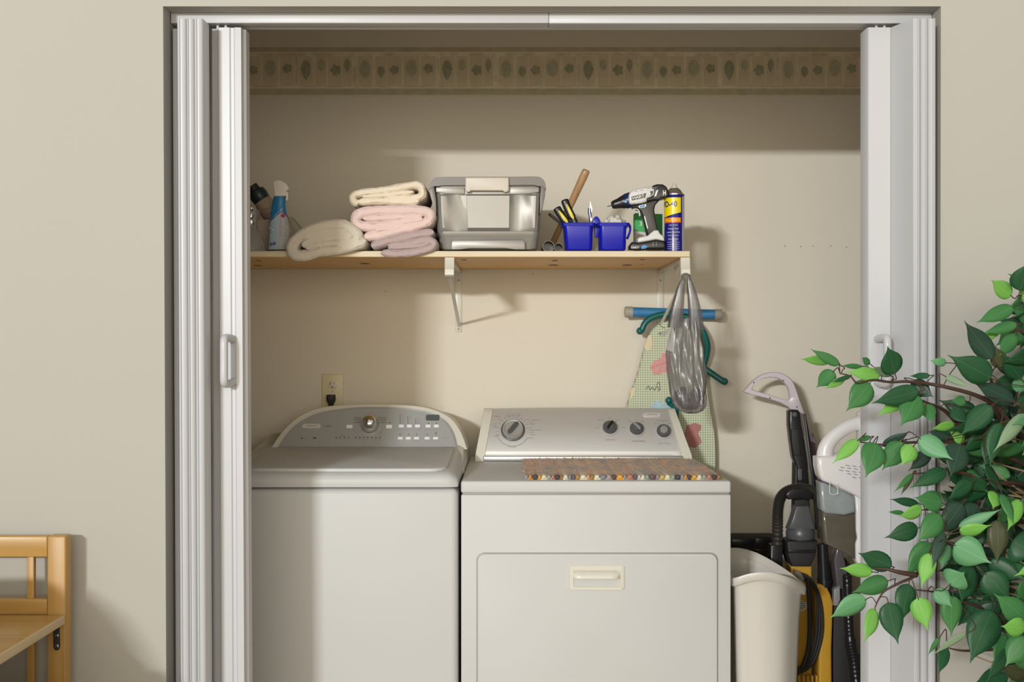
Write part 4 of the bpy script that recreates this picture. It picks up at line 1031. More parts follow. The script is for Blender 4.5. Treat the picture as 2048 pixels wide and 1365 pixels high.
# ------------------------------------------------------------------ tools right of the tote
M_caddy = mat('caddy_blue', (.006, .010, .40), .30, spec=.35)
cd = thing('tool_caddy', 'bright blue two-cup plastic caddy filled with small tools on the shelf', 'caddy', P(1192, 500, 3.42))
yC = 3.375
for (a, b2, c_, d_) in ((1125, 1190, 1132, 1185), (1196, 1258, 1200, 1252)):
    mm = MB(); dp = .085
    def rg(py, l_, r_, g): p0 = P(l_, py, yC); p1 = P(r_, py, yC); return [(x, y, p0.z) for x, y in rrect((p0.x+p1.x)/2, yC+dp/2, p1.x-p0.x-2*g, dp-2*g, .012, 5)]
    mm.loft([rg(500, c_, d_, .002), rg(497, c_, d_, 0), rg(452, a+3, b2-4, 0), rg(451.5, a, b2, -.002), rg(446, a, b2, -.003), rg(445, a, b2, -.002), rg(445.5, a+3, b2-3, .001), rg(494, c_, d_, .004)], 0)
    mm.build('cup', M_caddy, cd, smooth=40)
mm = MB(); mm.pxprism([(1184, 452), (1184, 444), (1187, 436), (1191, 432.5), (1195, 432.5), (1199, 437), (1202, 444), (1202, 452), (1198, 453.5), (1188, 453.5)], yC+.03, yC+.052, bev=.003)
mm.build('centre_handle', M_caddy, cd)
mm = MB(); mm.pxprism([(1187, 447), (1200, 447), (1197, 475), (1190, 475)], yC+.035, yC+.045, bev=.002); mm.build('centre_web', M_caddy, cd)
mm = MB(); mm.tube(smooth_path([P(1252, 447, yC+.03), P(1259, 450, yC+.03), P(1260, 462, yC+.03), P(1254, 478, yC+.03)], 5), .0035, seg=8); mm.build('side_lug', M_caddy, cd)

M_hick = wood_mat('hickory', (0.34, 0.19, 0.085), (0.50, 0.31, 0.155), 'Z', 1.0, .35)
hm = thing('hammer', 'hammer with a long varnished wooden handle leaning behind the blue caddy', 'hammer', P(1110, 500, 3.60))
h0, h1 = P(1103, 492, 3.60), P(1173, 340, 3.52)
mm = MB(); dd = (h1-h0).normalized(); LL = (h1-h0).length
mm.lathe([(.009, 0), (.010, .02), (.0095, .08), (.011, .15), (.0125, LL-.02), (.012, LL-.003), (.010, LL), (0, LL)], h0, dd, seg=20, sy=.85); mm.build('handle', M_hick, hm)
mm = MB(); hc = Vector((h0.x, h0.y, SZ1+.018)); mm.lathe([(0, -.06), (.012, -.058), (.0135, -.045), (.009, -.03), (.013, -.015), (.013, .015), (.010, .03), (.006, .06), (.002, .075)], hc, Vector((.3, 1, 0)), seg=18); mm.build('hammer_head', mat('forged_steel', (.10, .10, .10), .4, metal=.9), hm)

pl = thing('pliers', 'pliers with black and yellow grips standing in the left cup of the blue caddy', 'pliers', P(1145, 446, 3.41))
M_yel = mat('grip_yellow', (.66, .56, .03), .4)
for pts, wpx in (([(1113, 415), (1119, 425), (1130, 441), (1140, 452), (1146, 470)], 8.2), ([(1129, 399), (1134, 413), (1143, 432), (1150, 446), (1152, 470)], 8.0)):
    mm = MB(); q = smooth_path([P(a, b2, 3.41) for a, b2 in pts], 6); n__ = len(q)
    rad = [wpx*3.41/FPX*(.72 if i == 0 else (.95 if i == 1 else (1.0 if i < n__*.55 else .8))) for i in range(n__)]
    q = [q[0]+(q[0]-q[1])*.35]+q; rad = [rad[0]*.5]+rad
    mm.tube(q, rad, seg=14, flat=.62, up=(0, 1, 0)); g = mm.build('grip', M_black, pl)
    mm = MB(); i0, i1 = 5, 16; c0 = q[i0]; c1 = q[i1]; dd = (c1-c0); sd = Vector((dd.z, 0, -dd.x)).normalized()
    pts2 = []
    for k in range(20):
        a = 2*PI*k/20; pts2.append((c0+c1)/2+dd*.5*math.cos(a)+sd*math.sin(a)*wpx*.0009*(.62+.18*math.cos(a))+Vector((0, -.0094+.002*math.sin(a)**2, 0)))
    base = [p+Vector((0, .004, 0)) for p in pts2]; mm.loft([base, pts2], 0, cap0=False, cap1=True); mm.build('grip_inlay', M_yel, g, smooth=None)
mm = MB(); c = P(1149, 470, 3.41); mm.lathe([(.011, -.005), (.012, 0), (.011, .005)], c, (0, 1, 0), seg=18); mm.build('pivot', M_dgrey, pl)
mm = MB(); mm.pxprism([(1143, 472), (1155, 472), (1153, 492), (1149, 497), (1146, 492)], 3.406, 3.416, bev=.001); mm.build('jaws', M_dgrey, pl)
mm = MB(); mm.tube([P(1098, 428, 3.44), P(1122, 447, 3.43)], .0042, seg=10); mm.tube([P(1122, 447, 3.43), P(1139, 462, 3.42)], .003, seg=8)
tag(mm.build('hex_key', M_blackm, origin=P(1122, 447, 3.43)), 'thin black rod poking out left of the pliers in the blue caddy', 'tool')
uk = thing('utility_knife', 'slim blue-grey knife upright in the left cup of the caddy, next to its handle', 'knife', P(1181, 445, 3.40))
mm = MB(); mm.tube(smooth_path([P(1179.5, 416, 3.405), P(1179, 422, 3.405), P(1181, 436, 3.405), P(1183, 462, 3.405)], 4), [.003]+[.0048]*11+[.0048], seg=12); mm.build('knife_body', mat('knife_grey', (.20, .22, .30), .25, metal=.8), uk)
mm = MB(); mm.pxprism([(1180.5, 402), (1182, 409), (1184.5, 418), (1183, 424), (1179.5, 418)], 3.404, 3.4052); mm.build('blade', M_chrome, uk)
mm = MB(); mm.box(*[X(1180.4, 3.4), X(1184.6, 3.4)], 3.398, 3.402, P(0, 444, 3.4).z, P(0, 433, 3.4).z, .001); mm.build('clip', M_chrome, uk)
mm = MB(); c = P(1228, 446, 3.42); N = 18; rings = []
for i in range(1, 12):
    th = PI*i/12; rings.append([Vector((c.x+math.cos(2*PI*k/N)*math.sin(th)*.030, c.y+math.sin(2*PI*k/N)*math.sin(th)*.024, c.z+math.cos(th)*.022)) for k in range(N)])
rings = [[p+(p-c)*.7*noise.noise(p*55) for p in r_] for r_ in rings]; mm.loft(rings, 0)
tag(mm.build('crumpled_rag', mat('rag_white', (.62, .60, .55), .8), origin=c, smooth=30), 'crumpled off-white rag stuffed in the right cup of the blue caddy', 'rag')
M_pipe = mat('pipe_grey', (.13, .125, .115), .4)
for (a, b2, r_, y, lab) in ((1097, 481.5, 12.2, 3.43, 'larger dark grey open tube lying on the shelf beside the tote'), (1117, 490.3, 9.4, 3.42, 'smaller dark grey open tube lying on the shelf left of the blue caddy')):
    mm = MB(); c = P(a, b2, y); R = r_*y/FPX; c.z = SZ1+R+.0006; ax = Vector((0, 1, 0))
    mm.lathe([(R*.82, .05), (R*.84, .001), (R*.86, -.001), (R*.96, -.001), (R, .004), (R, .16), (R*.82, .162)], c, ax, seg=28, cap=False, mfun=lambda i, j: 1 if i == 0 else 0)
    mm.lathe([(R*.84, .05), (R*.83, .0505), (0, .051)], c, ax, mi=1, seg=28, cap=False)
    tag(mm.build('grey_tube', [M_pipe, M_black], origin=c), lab, 'tube', 'dark tubes on the shelf')

# drill
dr_ = thing('cordless_drill', 'black and white cordless drill standing on its battery, facing left on the shelf', 'drill', P(1290, 500, 3.40))
M_dw = mat('drill_white', (.66, .67, .66), .35); M_dblue = mat('drill_blue', (.02, .13, .36), .35); M_lw = mat('letter_white', (.80, .80, .80), .5)
q_ = lambda pts: [(1200+a/8.03, 350+b2/8.03) for a, b2 in pts]
yc = 3.405; hw_ = .030
def dpart(name, pts, hw2, m_, bev=.006, par=None, seg=3):
    mm = MB(); mm.pxprism(q_(pts), yc-hw2, yc+hw2, bev=bev, seg=seg, yy=yc); return mm.build(name, m_, par or dr_, smooth=50)
body = dpart('motor_housing', [(448, 330), (470, 290), (520, 252), (660, 215), (835, 195), (870, 240), (860, 330), (800, 375), (742, 395), (735, 445), (640, 472), (500, 490), (455, 470), (442, 400)], hw_, M_dw, .010)
dpart('rear_cap', [(790, 245), (835, 185), (900, 165), (990, 168), (1045, 205), (1080, 270), (1085, 340), (1050, 378), (960, 400), (930, 430), (850, 420), (740, 440), (738, 392), (800, 370), (855, 330), (850, 255)], hw_+.001, M_black, .010)
dpart('handle', [(735, 430), (640, 470), (560, 490), (500, 500), (520, 545), (590, 545), (640, 590), (690, 700), (720, 850), (755, 985), (930, 905), (900, 780), (872, 650), (862, 560), (880, 490), (960, 400), (860, 400)], .019, M_black, .010)
mm = MB(); mm.tube(smooth_path([P(*q_([(530, 552)])[0], yc-.012), P(*q_([(585, 545)])[0], yc-.012), P(*q_([(625, 575)])[0], yc-.012), P(*q_([(640, 660)])[0], yc-.012)], 5), .0022, seg=8); mm.build('trigger_edge', M_dw, dr_)
dpart('trigger', [(560, 560), (610, 575), (640, 640), (690, 700), (660, 560)], .009, M_black, .003)
dpart('battery_mount', [(590, 1030), (620, 1010), (750, 985), (800, 940), (850, 900), (915, 898), (945, 950), (1005, 1000), (1022, 1072), (960, 1062), (880, 1048), (740, 1075), (600, 1097), (585, 1070)], .030, M_dw, .007)
dpart('battery', [(462, 1140), (500, 1085), (600, 1096), (740, 1074), (880, 1048), (1022, 1072), (1040, 1202), (462, 1202)], .031, M_black, .006)
a0 = P(*q_([(185, 487)])[0], yc); a1 = P(*q_([(470, 405)])[0], yc); axd = (a1-a0).normalized(); kk2 = yc/FPX/8.03; LL = (a1-a0).length
mm = MB(); mm.lathe([(.0, 0), (48*kk2, .0005), (62*kk2, .004), (72*kk2, .010), (80*kk2, .020), (96*kk2, .030), (108*kk2, .036), (108*kk2, LL)], a0, axd, seg=28); mm.build('chuck', M_black, dr_)
mm = MB(); mm.lathe([(112*kk2, LL-.014), (122*kk2, LL-.010), (126*kk2, LL+.006)], a0, axd, seg=28); mm.build('collar', mat('collar_navy', (.01, .02, .09), .3), dr_)
mm = MB(); b0 = P(*q_([(108, 508)])[0], yc); mm.lathe([(0, 0), (6*kk2, .002), (9*kk2, .004), (9*kk2, .012), (12*kk2, .013), (12*kk2, (a0-b0).length+.004)], b0, (a0-b0), seg=12); mm.build('drill_bit', M_dgrey, dr_)
def decal(mm, pts, y, mi):
    qq = [P(a, b2, y) for a, b2 in q_(pts)]; mm.add([(p.x, y, p.z) for p in qq], [list(range(len(qq)))], mi)
mm = MB(); yd = yc-hw_-.0008
decal(mm, [(503, 345), (745, 288), (722, 362), (510, 408)], yd, 0)
pm = P(*q_([(618, 350)])[0], yd-.0004); rot = math.atan2(56, 242)
mm.text('HART', Matrix(((1, 0, 0, pm.x), (0, 0, -1, pm.y), (0, 1, 0, pm.z), (0, 0, 0, 1))) @ Matrix.Rotation(rot*.95, 4, 'Z'), height=44*kk2, width=190*kk2, mi=1, bold=.02)
for a in (510, 585, 665): decal(mm, [(a, 462), (a+48, 452), (a+48, 458), (a, 468)], yd, 0)
for a, b2 in ((650, 243), (760, 215), (555, 262)): decal(mm, [(a, b2), (a+45, b2-9), (a+45, b2-4), (a, b2+5)], yd, 0)
decal(mm, [(800, 262), (855, 250), (845, 300), (800, 335), (820, 300)], yd, 0)
yd2 = yc-.0205
decal(mm, [(705, 662), (722, 660), (772, 855), (757, 862)], yd2, 1); decal(mm, [(615, 492), (738, 462), (742, 500), (715, 518), (630, 530)], yd2-.001, 1); decal(mm, [(632, 498), (722, 474), (715, 508), (640, 520)], yd2-.0015, 2)
yd3 = yc-hw_-.002; decal(mm, [(912, 240), (938, 236), (900, 340), (868, 342)], yd3, 1)
yd4 = yc-.0325
pm = P(*q_([(565, 1165)])[0], yd4); Mx = lambda p: Matrix(((1, 0, 0, p.x), (0, 0, -1, p.y), (0, 1, 0, p.z), (0, 0, 0, 1)))
mm.text('HART/', Mx(pm), height=34*kk2, width=130*kk2, mi=1, bold=.02)
decal(mm, [(665, 1150), (690, 1130), (725, 1120), (740, 1140), (780, 1150), (740, 1165), (735, 1180), (660, 1185)], yd4, 2)
decal(mm, [(845, 1080), (856, 1078), (856, 1150), (848, 1150)], yd4, 3); decal(mm, [(900, 1075), (908, 1075), (912, 1140), (904, 1140)], yd4, 3)
mm.build('markings', [M_black, M_lw, mat('accent_blue', (.06, .26, .62), .4), M_inkg], dr_, recalc=False, smooth=None)
mm = MB(); c = P(*q_([(412, 425)])[0], yc-108*kk2-.002); mm.lathe([(24*kk2, 0), (20*kk2, .0015), (0, .002)], c, (0, -1, 0), seg=20); mm.build('light_button', mat('light_blue', (.16, .38, .75), .3), dr_)
pm = P(*q_([(1035, 285)])[0], yc-hw_-.002); mm = MB(); mm.text('H', Mx(pm), height=80*kk2, width=46*kk2, bold=.03); mm.build('rear_letter', M_lw, dr_, recalc=False)

# green and white carton behind the drill
mm = MB(); gx = thing('green_carton', 'green and white carton standing behind the cordless drill', 'box', P(1298, 499, 3.60))
mm.pxprism([(1270, 426), (1325, 428), (1325, 470), (1270, 461)], 3.55, 3.60); mm.build('green_half', mat('carton_green', (.06, .48, .13), .6), gx)
mm = MB(); mm.pxprism([(1270, 461.2), (1325, 470.2), (1325, 505), (1270, 505)], 3.5502, 3.60); mm.build('white_half', mat('carton_white', (.68, .68, .62), .6), gx)
mm = MB(); mm.text('3', Mx(P(1281.5, 447, 3.5495)), height=.014, mi=0, bold=.02); mm.build('numeral', M_lw, gx, recalc=False)

# lubricant can
wd = thing('spray_can', 'tall blue and yellow lubricant spray can at the right end of the shelf', 'spray can', (X(1348.5, 3.405), 3.405, SZ1))
R = .0295; cx_, cy_ = X(1348.5, 3.405), 3.405; zb_ = SZ1; zt_ = P(0, 389, 3.405).z
M_wblue = mat('can_blue', (.012, .012, .20), .22, coat=.5); M_wy = mat('can_yellow', (.80, .66, .0), .3); M_wr = mat('can_orange', (.80, .13, .02), .3); M_tin = mat('tin', (.55, .53, .50), .25, metal=.9)
mm = MB(); mm.lathe([(R-.002, 0), (R, .002), (R, zt_-zb_-.003), (R-.001, zt_-zb_-.001)], (cx_, cy_, zb_), seg=48); can = mm.build('can_body', M_wblue, wd)
mm = MB(); mm.lathe([(R+.0008, zt_-zb_-.003), (R+.001, zt_-zb_), (R-.003, zt_-zb_+.001), (R-.005, zt_-zb_+.004), (R-.010, zt_-zb_+.012), (R-.014, zt_-zb_+.015), (R-.016, zt_-zb_+.018), (0, zt_-zb_+.018)], (cx_, cy_, zb_), seg=40); mm.build('shoulder', M_tin, wd)
mm = MB(); mm.lathe([(.0085, zt_-zb_+.016), (.0085, zt_-zb_+.022), (.006, zt_-zb_+.027), (.0035, zt_-zb_+.033), (0, zt_-zb_+.034)], (cx_, cy_, zb_), seg=20); mm.build('nozzle', M_toteh, wd)
def wrapc(s_, z, off=.0004):
    a = s_/R-PI/2; return Vector((cx_+math.cos(a)*(R+off), cy_+math.sin(a)*(R+off), z))
zpy = lambda py: P(0, py, 3.376).z
def band(mm, s0, s1, f0, f1, mi, n=16, off=.0004):
    vs = []
    for k in range(n+1):
        s_ = s0+(s1-s0)*k/n; vs += [wrapc(s_, f0(s_), off), wrapc(s_, f1(s_), off)]
    mm.add(vs, [[2*k, 2*k+2, 2*k+3, 2*k+1] for k in range(n)], mi)
sc0 = -.0145  # label centre, turned a little to the left
mm = MB()
band(mm, sc0-.031, sc0+.031, lambda s_: zpy(414+22*max(0, 1-((s_-sc0-.0235)/.05)**2*4) if False else 424+9*min(1, max(0, (sc0+.031-s_)/.05))), lambda s_: zpy(394.5), 0)
band(mm, sc0-.031, sc0+.031, lambda s_: zpy(445), lambda s_: zpy(433.5+1.0), 1)
band(mm, .0215, .034, lambda s_: SZ1+.003, lambda s_: zpy(392), 4)
def tw(txt, s_, py, w_, h_, mi, bold=.0): mm.text(txt, None, height=h_, width=w_, mi=mi, bold=bold, warp=lambda x, y: wrapc(s_+x, zpy(py)+y, .0009))
tw('WD-40', -.0245, 407.5, .058, .0175, 2, .03); tw('VALUE SIZE', -.012, 439.2, .052, .009, 0, .02)
for k, s_ in enumerate(('Stops Squeaks', 'Protects Metal', 'Loosens Rusted Parts', 'Frees Sticky Mechanisms', 'Drives Out Moisture')): tw(s_, -.007, 450+k*6.9, .026+.003*(k % 3)+.006*(k in (2, 3)), .0042, 3)
for k in range(4): band(mm, -.026, .011, lambda s_, k=k: zpy(484.8+k*4.2), lambda s_, k=k: zpy(483.6+k*4.2), 5, 8)
mm.build('label', [M_wy, M_wr, M_wblue, M_lw, mat('seam_grey', (.50, .48, .50), .4), mat('fine_print', (.25, .25, .40), .5)], wd, recalc=False, smooth=None)

# ------------------------------------------------------------------ waste basket
M_bin = mat('bin_plastic', (.60, .58, .53), .33, var=.02)
bn = thing('waste_basket', 'off-white plastic waste basket with a curved rim, standing right of the dryer', 'waste basket', (.72, 3.38, 0))
rim = [P(1462, 1158, 3.21), P(1500, 1149, 3.19), P(1537, 1147, 3.185), P(1576, 1156, 3.20), P(1602, 1168, 3.25), P(1613, 1176, 3.29), P(1603, 1164, 3.34), P(1562, 1134, 3.42), P(1513, 1107, 3.48), P(1470, 1097, 3.50)]
rim = rim+[Vector((.612, 3.47, .665)), Vector((.610, 3.38, .655)), Vector((.612, 3.30, .645))]
rim = smooth_path(rim, 5, closed=True)
cB = Vector((.715, 3.34, 0))
def brg(z_mode, k, out_=0.0, dz=0.0, flat_=None):
    res = []
    for p in rim:
        d = Vector((p.x-cB.x, p.y-cB.y, 0)); v = cB+d*k
        if out_ and d.length: v += d.normalized()*out_
        v.z = flat_ if flat_ is not None else p.z+dz
        v.x = max(v.x, .603); res.append(v)
    return res
mm = MB()
mm.loft([brg(0, .60, flat_=.0), brg(0, .66, flat_=.008), brg(0, .78, flat_=.30), brg(0, .84, flat_=.50), brg(0, .875, dz=-.045), brg(0, .885, dz=-.02), brg(0, .965, dz=-.022), brg(0, .985, dz=-.018), brg(0, 1.0, dz=-.002), brg(0, .99, dz=.002), brg(0, .975, dz=.0), brg(0, .90, dz=-.012), brg(0, .865, dz=-.04), brg(0, .82, flat_=.50), brg(0, .64, flat_=.02)], 0)
mm.build('basket', M_bin, bn, smooth=50)

# ------------------------------------------------------------------ black tool case behind the basket
mm = MB(); tc_ = thing('tool_case', 'flat black case with ribbed side standing against the wall behind the waste basket', 'case', P(1500, 1200, 3.86)+Vector((0, 0, 0)))
tc_.location.z = 0
mm.pxprism([(1440, 1073), (1556, 1073), (1556, 1600), (1440, 1600)], 3.84, 3.91, bev=.006)
for v in mm.v: v.z = max(v.z, .001)
mm.build('case_body', M_blackm, tc_)
for (a, b2, c, d) in ((1464, 1079, 1509, 1096), (1512, 1077, 1545, 1096), (1464, 1099, 1509, 1104), (1512, 1099, 1545, 1104), (1464, 1108, 1545, 1150)):
    mm = MB(); mm.pxprism([(a, b2), (c, b2), (c, d), (a, d)], 3.833, 3.842, bev=.002); mm.build('side_rib', M_black, tc_)
# ------------------------------------------------------------------ lavender D-handled sweeper against the wall
M_lav = mat('lavender_plastic', (.62, .55, .60), .35); M_lavd = mat('lavender_edge', (.24, .17, .24), .4)
sm = thing('steam_mop', 'floor mop with a pale lavender D-shaped handle leaning against the back wall', 'mop', P(1640, 1200, 3.75)*1)
sm.location = (1.03, 3.8, 0)
yM = 3.74
def dring(pts, r, name, m_, y, fl_=.8):
    mm = MB(); mm.tube(smooth_path([P(a, b2, y) for a, b2 in pts], 5), r, seg=12, flat=fl_, up=(0, 1, 0)); return mm.build(name, m_, sm)
o_pts = crown([(1487, 784), (1494, 776), (1507, 761), (1526, 749), (1545, 744.5), (1566, 747), (1584, 760), (1594, 780), (1604, 812), (1613, 838)], 4)
i_pts = crown([(1505, 781), (1506, 774), (1514, 763), (1528, 757), (1545, 755), (1562, 760), (1575, 774), (1580, 792), (1578, 800), (1572, 801.5)], 4)
mm = MB()
# frame of the D as a strip between outer and inner outline
n_ = min(len(o_pts), len(i_pts))
def strip(A, B, y0, y1, r=.0):
    A = [P(a, b2, y0) for a, b2 in A]; B = [P(a, b2, y0) for a, b2 in B]
    rings = []
    for a, c in zip(A, B):
        d = c-a; rings.append([(a.x+d.x*.12, y0, a.z+d.z*.12), (a.x, y0+.004, a.z), (a.x, y1-.004, a.z), (a.x+d.x*.12, y1, a.z+d.z*.12), (c.x-d.x*.12, y1, c.z-d.z*.12), (c.x, y1-.004, c.z), (c.x, y0+.004, c.z), (c.x-d.x*.12, y0, c.z-d.z*.12)])
    mm.loft(rings, 0)
oA = o_pts[:33]; 
strip([o_pts[i] for i in range(0, 37)], [i_pts[min(i, 36)] for i in range(0, 37)], yM, yM+.022)
strip([(1487, 784), (1500, 789), (1530, 796), (1560, 805), (1578, 815), (1590, 832)], [(1506, 779), (1512, 782), (1535, 788), (1560, 797), (1580, 802), (1596, 800)], yM+.0004, yM+.0216)
strip([(1578, 812), (1590, 830), (1600, 852), (1612, 880)], [(1598, 800), (1612, 836), (1622, 862), (1632, 886)], yM+.0002, yM+.0218)
mm.build('d_handle', M_lav, sm, smooth=45)
mm = MB()
for a, b2 in ((1507.5, 765), (1566.5, 761), (1540, 796), (1594, 814)): mm.lathe([(.0026, 0), (.002, .0008)], P(a, b2, yM-.0001), (0, -1, 0), seg=12)
mm.build('screw_hole', M_dgrey, sm)
mm = MB(); mm.tube([P(1620, 868, yM+.011), P(1650, 985, yM+.03), Vector((1.03, 3.82, .05))], [.011, .011, .012], seg=14); mm.build('pole', M_lavd, sm)
mm = MB(); mm.box(.95, 1.08, 3.78, 3.88, .0, .05, .015, seg=3); mm.build('mop_head', M_lav, sm)

# ------------------------------------------------------------------ black and yellow upright vacuum
uv = thing('upright_vacuum', 'black and yellow upright vacuum cleaner with an arched black hose, behind the waste basket', 'vacuum cleaner', (X(1615, 3.62), 3.62, 0))
M_vy = mat('vacuum_yellow', (.56, .31, .035), .28, coat=.3); M_hose = mat('hose_black', (.035, .03, .026), .4)
yV = 3.62
def vp(name, pts, y0, y1, m_, bev=.006, seg=3, par=None, sm_=45):
    mm = MB(); mm.pxprism(pts, y0, y1, bev=bev, seg=seg); return mm.build(name, m_, par or uv, smooth=sm_)
vp('handle_grip', [(1578, 822), (1583, 819.5), (1597, 820), (1601, 825), (1604, 850), (1610, 880), (1617, 930), (1620, 985), (1594, 985), (1594, 935), (1586, 915), (1581, 880), (1578, 850)], yV, yV+.045, M_black, .008)
vp('grip_inset', [(1583, 858), (1597, 857), (1600, 890), (1602, 912), (1588, 912), (1584, 885)], yV-.004, yV+.01, M_blackm, .003)
mm = MB(); mm.lathe([(.008, 0), (.007, .004), (0, .005)], P(1589, 829, yV), (0, -1, 0), seg=16); mm.build('release_button', M_dgrey, uv)
vp('power_switch', [(1596, 938), (1604, 938), (1605, 958), (1602, 962), (1596, 960)], yV-.006, yV+.002, M_dgrey, .002)
vp('column', [(1590, 918), (1612, 918), (1624, 1050), (1588, 1050)], yV+.005, yV+.05, M_blackm, .006)
vp('column_edge', [(1608, 830), (1612, 828), (1640, 985), (1644, 1060), (1632, 1060), (1628, 990)], yV+.03, yV+.06, M_black, .003)
hp = smooth_path([P(a, b2, y) for a, b2, y in ((1553, 1180, 3.590), (1554, 1120, 3.590), (1555, 1050, 3.590), (1556, 1018, 3.590), (1561, 996, 3.588), (1574, 983, 3.585), (1594, 977.5, 3.580), (1614, 979, 3.580), (1630, 988, 3.585), (1639, 1003, 3.590), (1643, 1030, 3.600), (1646, 1075, 3.610))], 16)
mm = MB(); mm.tube(hp, lambda i: .0165+(.0014 if i % 2 else -.0014), seg=16); mm.build('hose', M_hose, uv, smooth=20)
vp('hose_clip', [(1571, 990), (1580, 980), (1600, 975), (1618, 979), (1628, 989), (1622, 1000), (1600, 997), (1578, 1000)], 3.555, 3.605, M_black, .005)
vp('hose_cuff', [(1541, 1090), (1566, 1090), (1566, 1150), (1562, 1165), (1545, 1165), (1541, 1150)], 3.572, 3.61, M_black, .006)
vp('neck', [(1592, 1012), (1619, 1012), (1626, 1040), (1632, 1060), (1576, 1060), (1584, 1040)], yV-.015, yV+.03, M_dgrey, .006)
mm = MB(); a = P(1604, 1048, yV); 
c = Vector((P(1604, 1060, yV).x, yV+.02, P(0, 1066, yV).z)); mm.lathe([(.0, -.030), (.036, -.030), (.044, -.018), (.045, .0), (.040, .014), (.030, .028), (.0, .030)], c, (0, 0, 1), seg=28); mm.build('cyclone_cap', M_dgrey, uv)
mm = MB(); c2 = Vector((c.x, yV+.02, P(0, 1080, yV).z)); mm.lathe([(0, -.012), (.041, -.012), (.043, 0), (.041, .012), (0, .012)], c2, (0, 0, 1), seg=28); mm.build('cyclone_band', M_black, uv)
vp('dust_bin', [(1574, 1083), (1636, 1083), (1632, 1110), (1622, 1134), (1584, 1134), (1576, 1112)], yV-.03, yV+.06, M_blackm, .006)
vp('bin_crease', [(1577, 1100), (1633, 1100), (1631, 1107), (1578, 1107)], yV-.033, yV-.02, M_black, .002)
vp('front_panel', [(1581, 1131), (1624, 1131), (1624, 1360), (1615, 1560), (1582, 1560), (1582, 1360)], yV-.02, yV+.04, M_vy, .006)
vp('side_panel', [(1632, 1168), (1652, 1170), (1662, 1190), (1667, 1208), (1664, 1300), (1666, 1560), (1632, 1560), (1638, 1300)], yV-.035, yV+.04, M_vy, .008)
mm = MB(); mm.tube([P(1645, 1088, yV-.02), P(1647, 1130, yV-.02), P(1649, 1172, yV-.015)], [.016, .018, .021], seg=18); mm.lathe([(.0225, 0), (.0225, .012)], P(1649, 1166, yV-.017), (0, 0, 1), seg=20); mm.build('wand_tube', M_black, uv)
for k, off in enumerate((0, 5.5, 11)):
    pth = [(1597+off*.3, 1148+off*.8, yV-.035), (1612+off*.4, 1152+off, yV-.04), (1630+off*.2, 1172+off*.6, yV-.045), (1641-off*.5, 1205, yV-.045), (1645-off, 1245, yV-.045), (1642-off, 1280, yV-.045), (1630-off, 1318, yV-.045), (1612-off, 1340-off*.4, yV-.045), (1590-off*.5, 1348-off*.6, yV-.04)]
    mm = MB(); mm.tube(smooth_path([P(*p) for p in pth], 6), .0046, seg=8); mm.build('power_cord', M_blackm, uv)
mm = MB(); mm.tube(smooth_path([P(1616, 1158, yV-.048), P(1619, 1200, yV-.05), P(1620, 1250, yV-.05), P(1617, 1300, yV-.05), P(1606, 1335, yV-.05)], 5), .0075, seg=8); mm.build('power_cord', M_blackm, uv)
mm = MB(); mm.tube(smooth_path([P(1589, 1146, yV-.05), P(1598, 1150, yV-.052), P(1604, 1160, yV-.05)], 4), .009, seg=10); mm.build('cord_hook', mat('hook_grey', (.33, .33, .31), .4), uv)
mm = MB(); mm.lathe([(.0165, 0), (.0165, .0006)], P(1603, 1212, yV-.0205), (0, -1, 0), seg=28)
for k in range(5): 
    w_ = (6, 8, 9, 8, 5)[k]; a, b2 = 1603, 1204+k*3.6; p0 = P(a-w_, b2+.7, yV-.0215); p1 = P(a+w_, b2-.7, yV-.0215); mm.add([(p0.x, p0.y, p0.z), (p1.x, p0.y, p0.z), (p1.x, p0.y, p1.z), (p0.x, p0.y, p1.z)], [[0, 1, 2, 3]], 1)
mm.build('round_sticker', [mat('sticker_white', (.66, .64, .56), .5), M_ink], uv, recalc=False)
for k in range(5): vp('yellow_fin', [(1596+k*9, 1352), (1600+k*9, 1352), (1600+k*9, 1366), (1596+k*9, 1366)], yV-.045, yV-.02, M_vy, .001)
mm = MB(); mm.box(X(1572, yV), X(1652, yV), yV-.10, yV+.07, 0.0, .20, .03, seg=4); mm.build('floor_head', M_blackm, uv)

# ------------------------------------------------------------------ black floor cleaner on the far right
bk_ = thing('black_vacuum', 'tall black floor cleaner with a corrugated wand, at the right end of the closet', 'vacuum cleaner', (X(1700, 3.66), 3.66, 0))
def bp_(name, pts, y0, y1, m_, bev=.006): mm = MB(); mm.pxprism(pts, y0, y1, bev=bev, seg=3); return mm.build(name, m_, bk_, smooth=45)
bp_('body', [(1664, 1165), (1672, 1130), (1690, 1115), (1702, 1130), (1706, 1240), (1712, 1370), (1712, 1600), (1664, 1600)], 3.62, 3.70, M_blackm, .01)
bp_('upper_shell', [(1668, 1120), (1676, 1085), (1684, 1080), (1690, 1120), (1700, 1170), (1690, 1180), (1674, 1178)], 3.58, 3.63, mat('smoky_plastic', (.10, .09, .095), .2), .006)
bp_('side_latch', [(1668, 1180), (1680, 1172), (1681, 1200), (1676, 1212), (1668, 1212)], 3.575, 3.60, M_mgrey, .003)
mm = MB(); mm.tube(smooth_path([P(1694, 1150, 3.56), P(1697, 1230, 3.56), P(1701, 1285, 3.56), P(1709, 1330, 3.555), P(1716, 1400, 3.55), P(1722, 1500, 3.55)], 14), lambda i: (.0135 if i < 26 else .0165)+(.0012 if i % 2 else -.0008), seg=16); mm.build('wand', M_black, bk_, smooth=25)
tg = thing('detergent_box', 'dark box with green print standing at the bottom right behind the door', 'box', (X(1722, 3.75), 3.75, 0))
mm = MB(); mm.pxprism([(1702, 1318), (1764, 1318), (1764, 1620), (1702, 1620)], 3.74, 3.80, bev=.002)
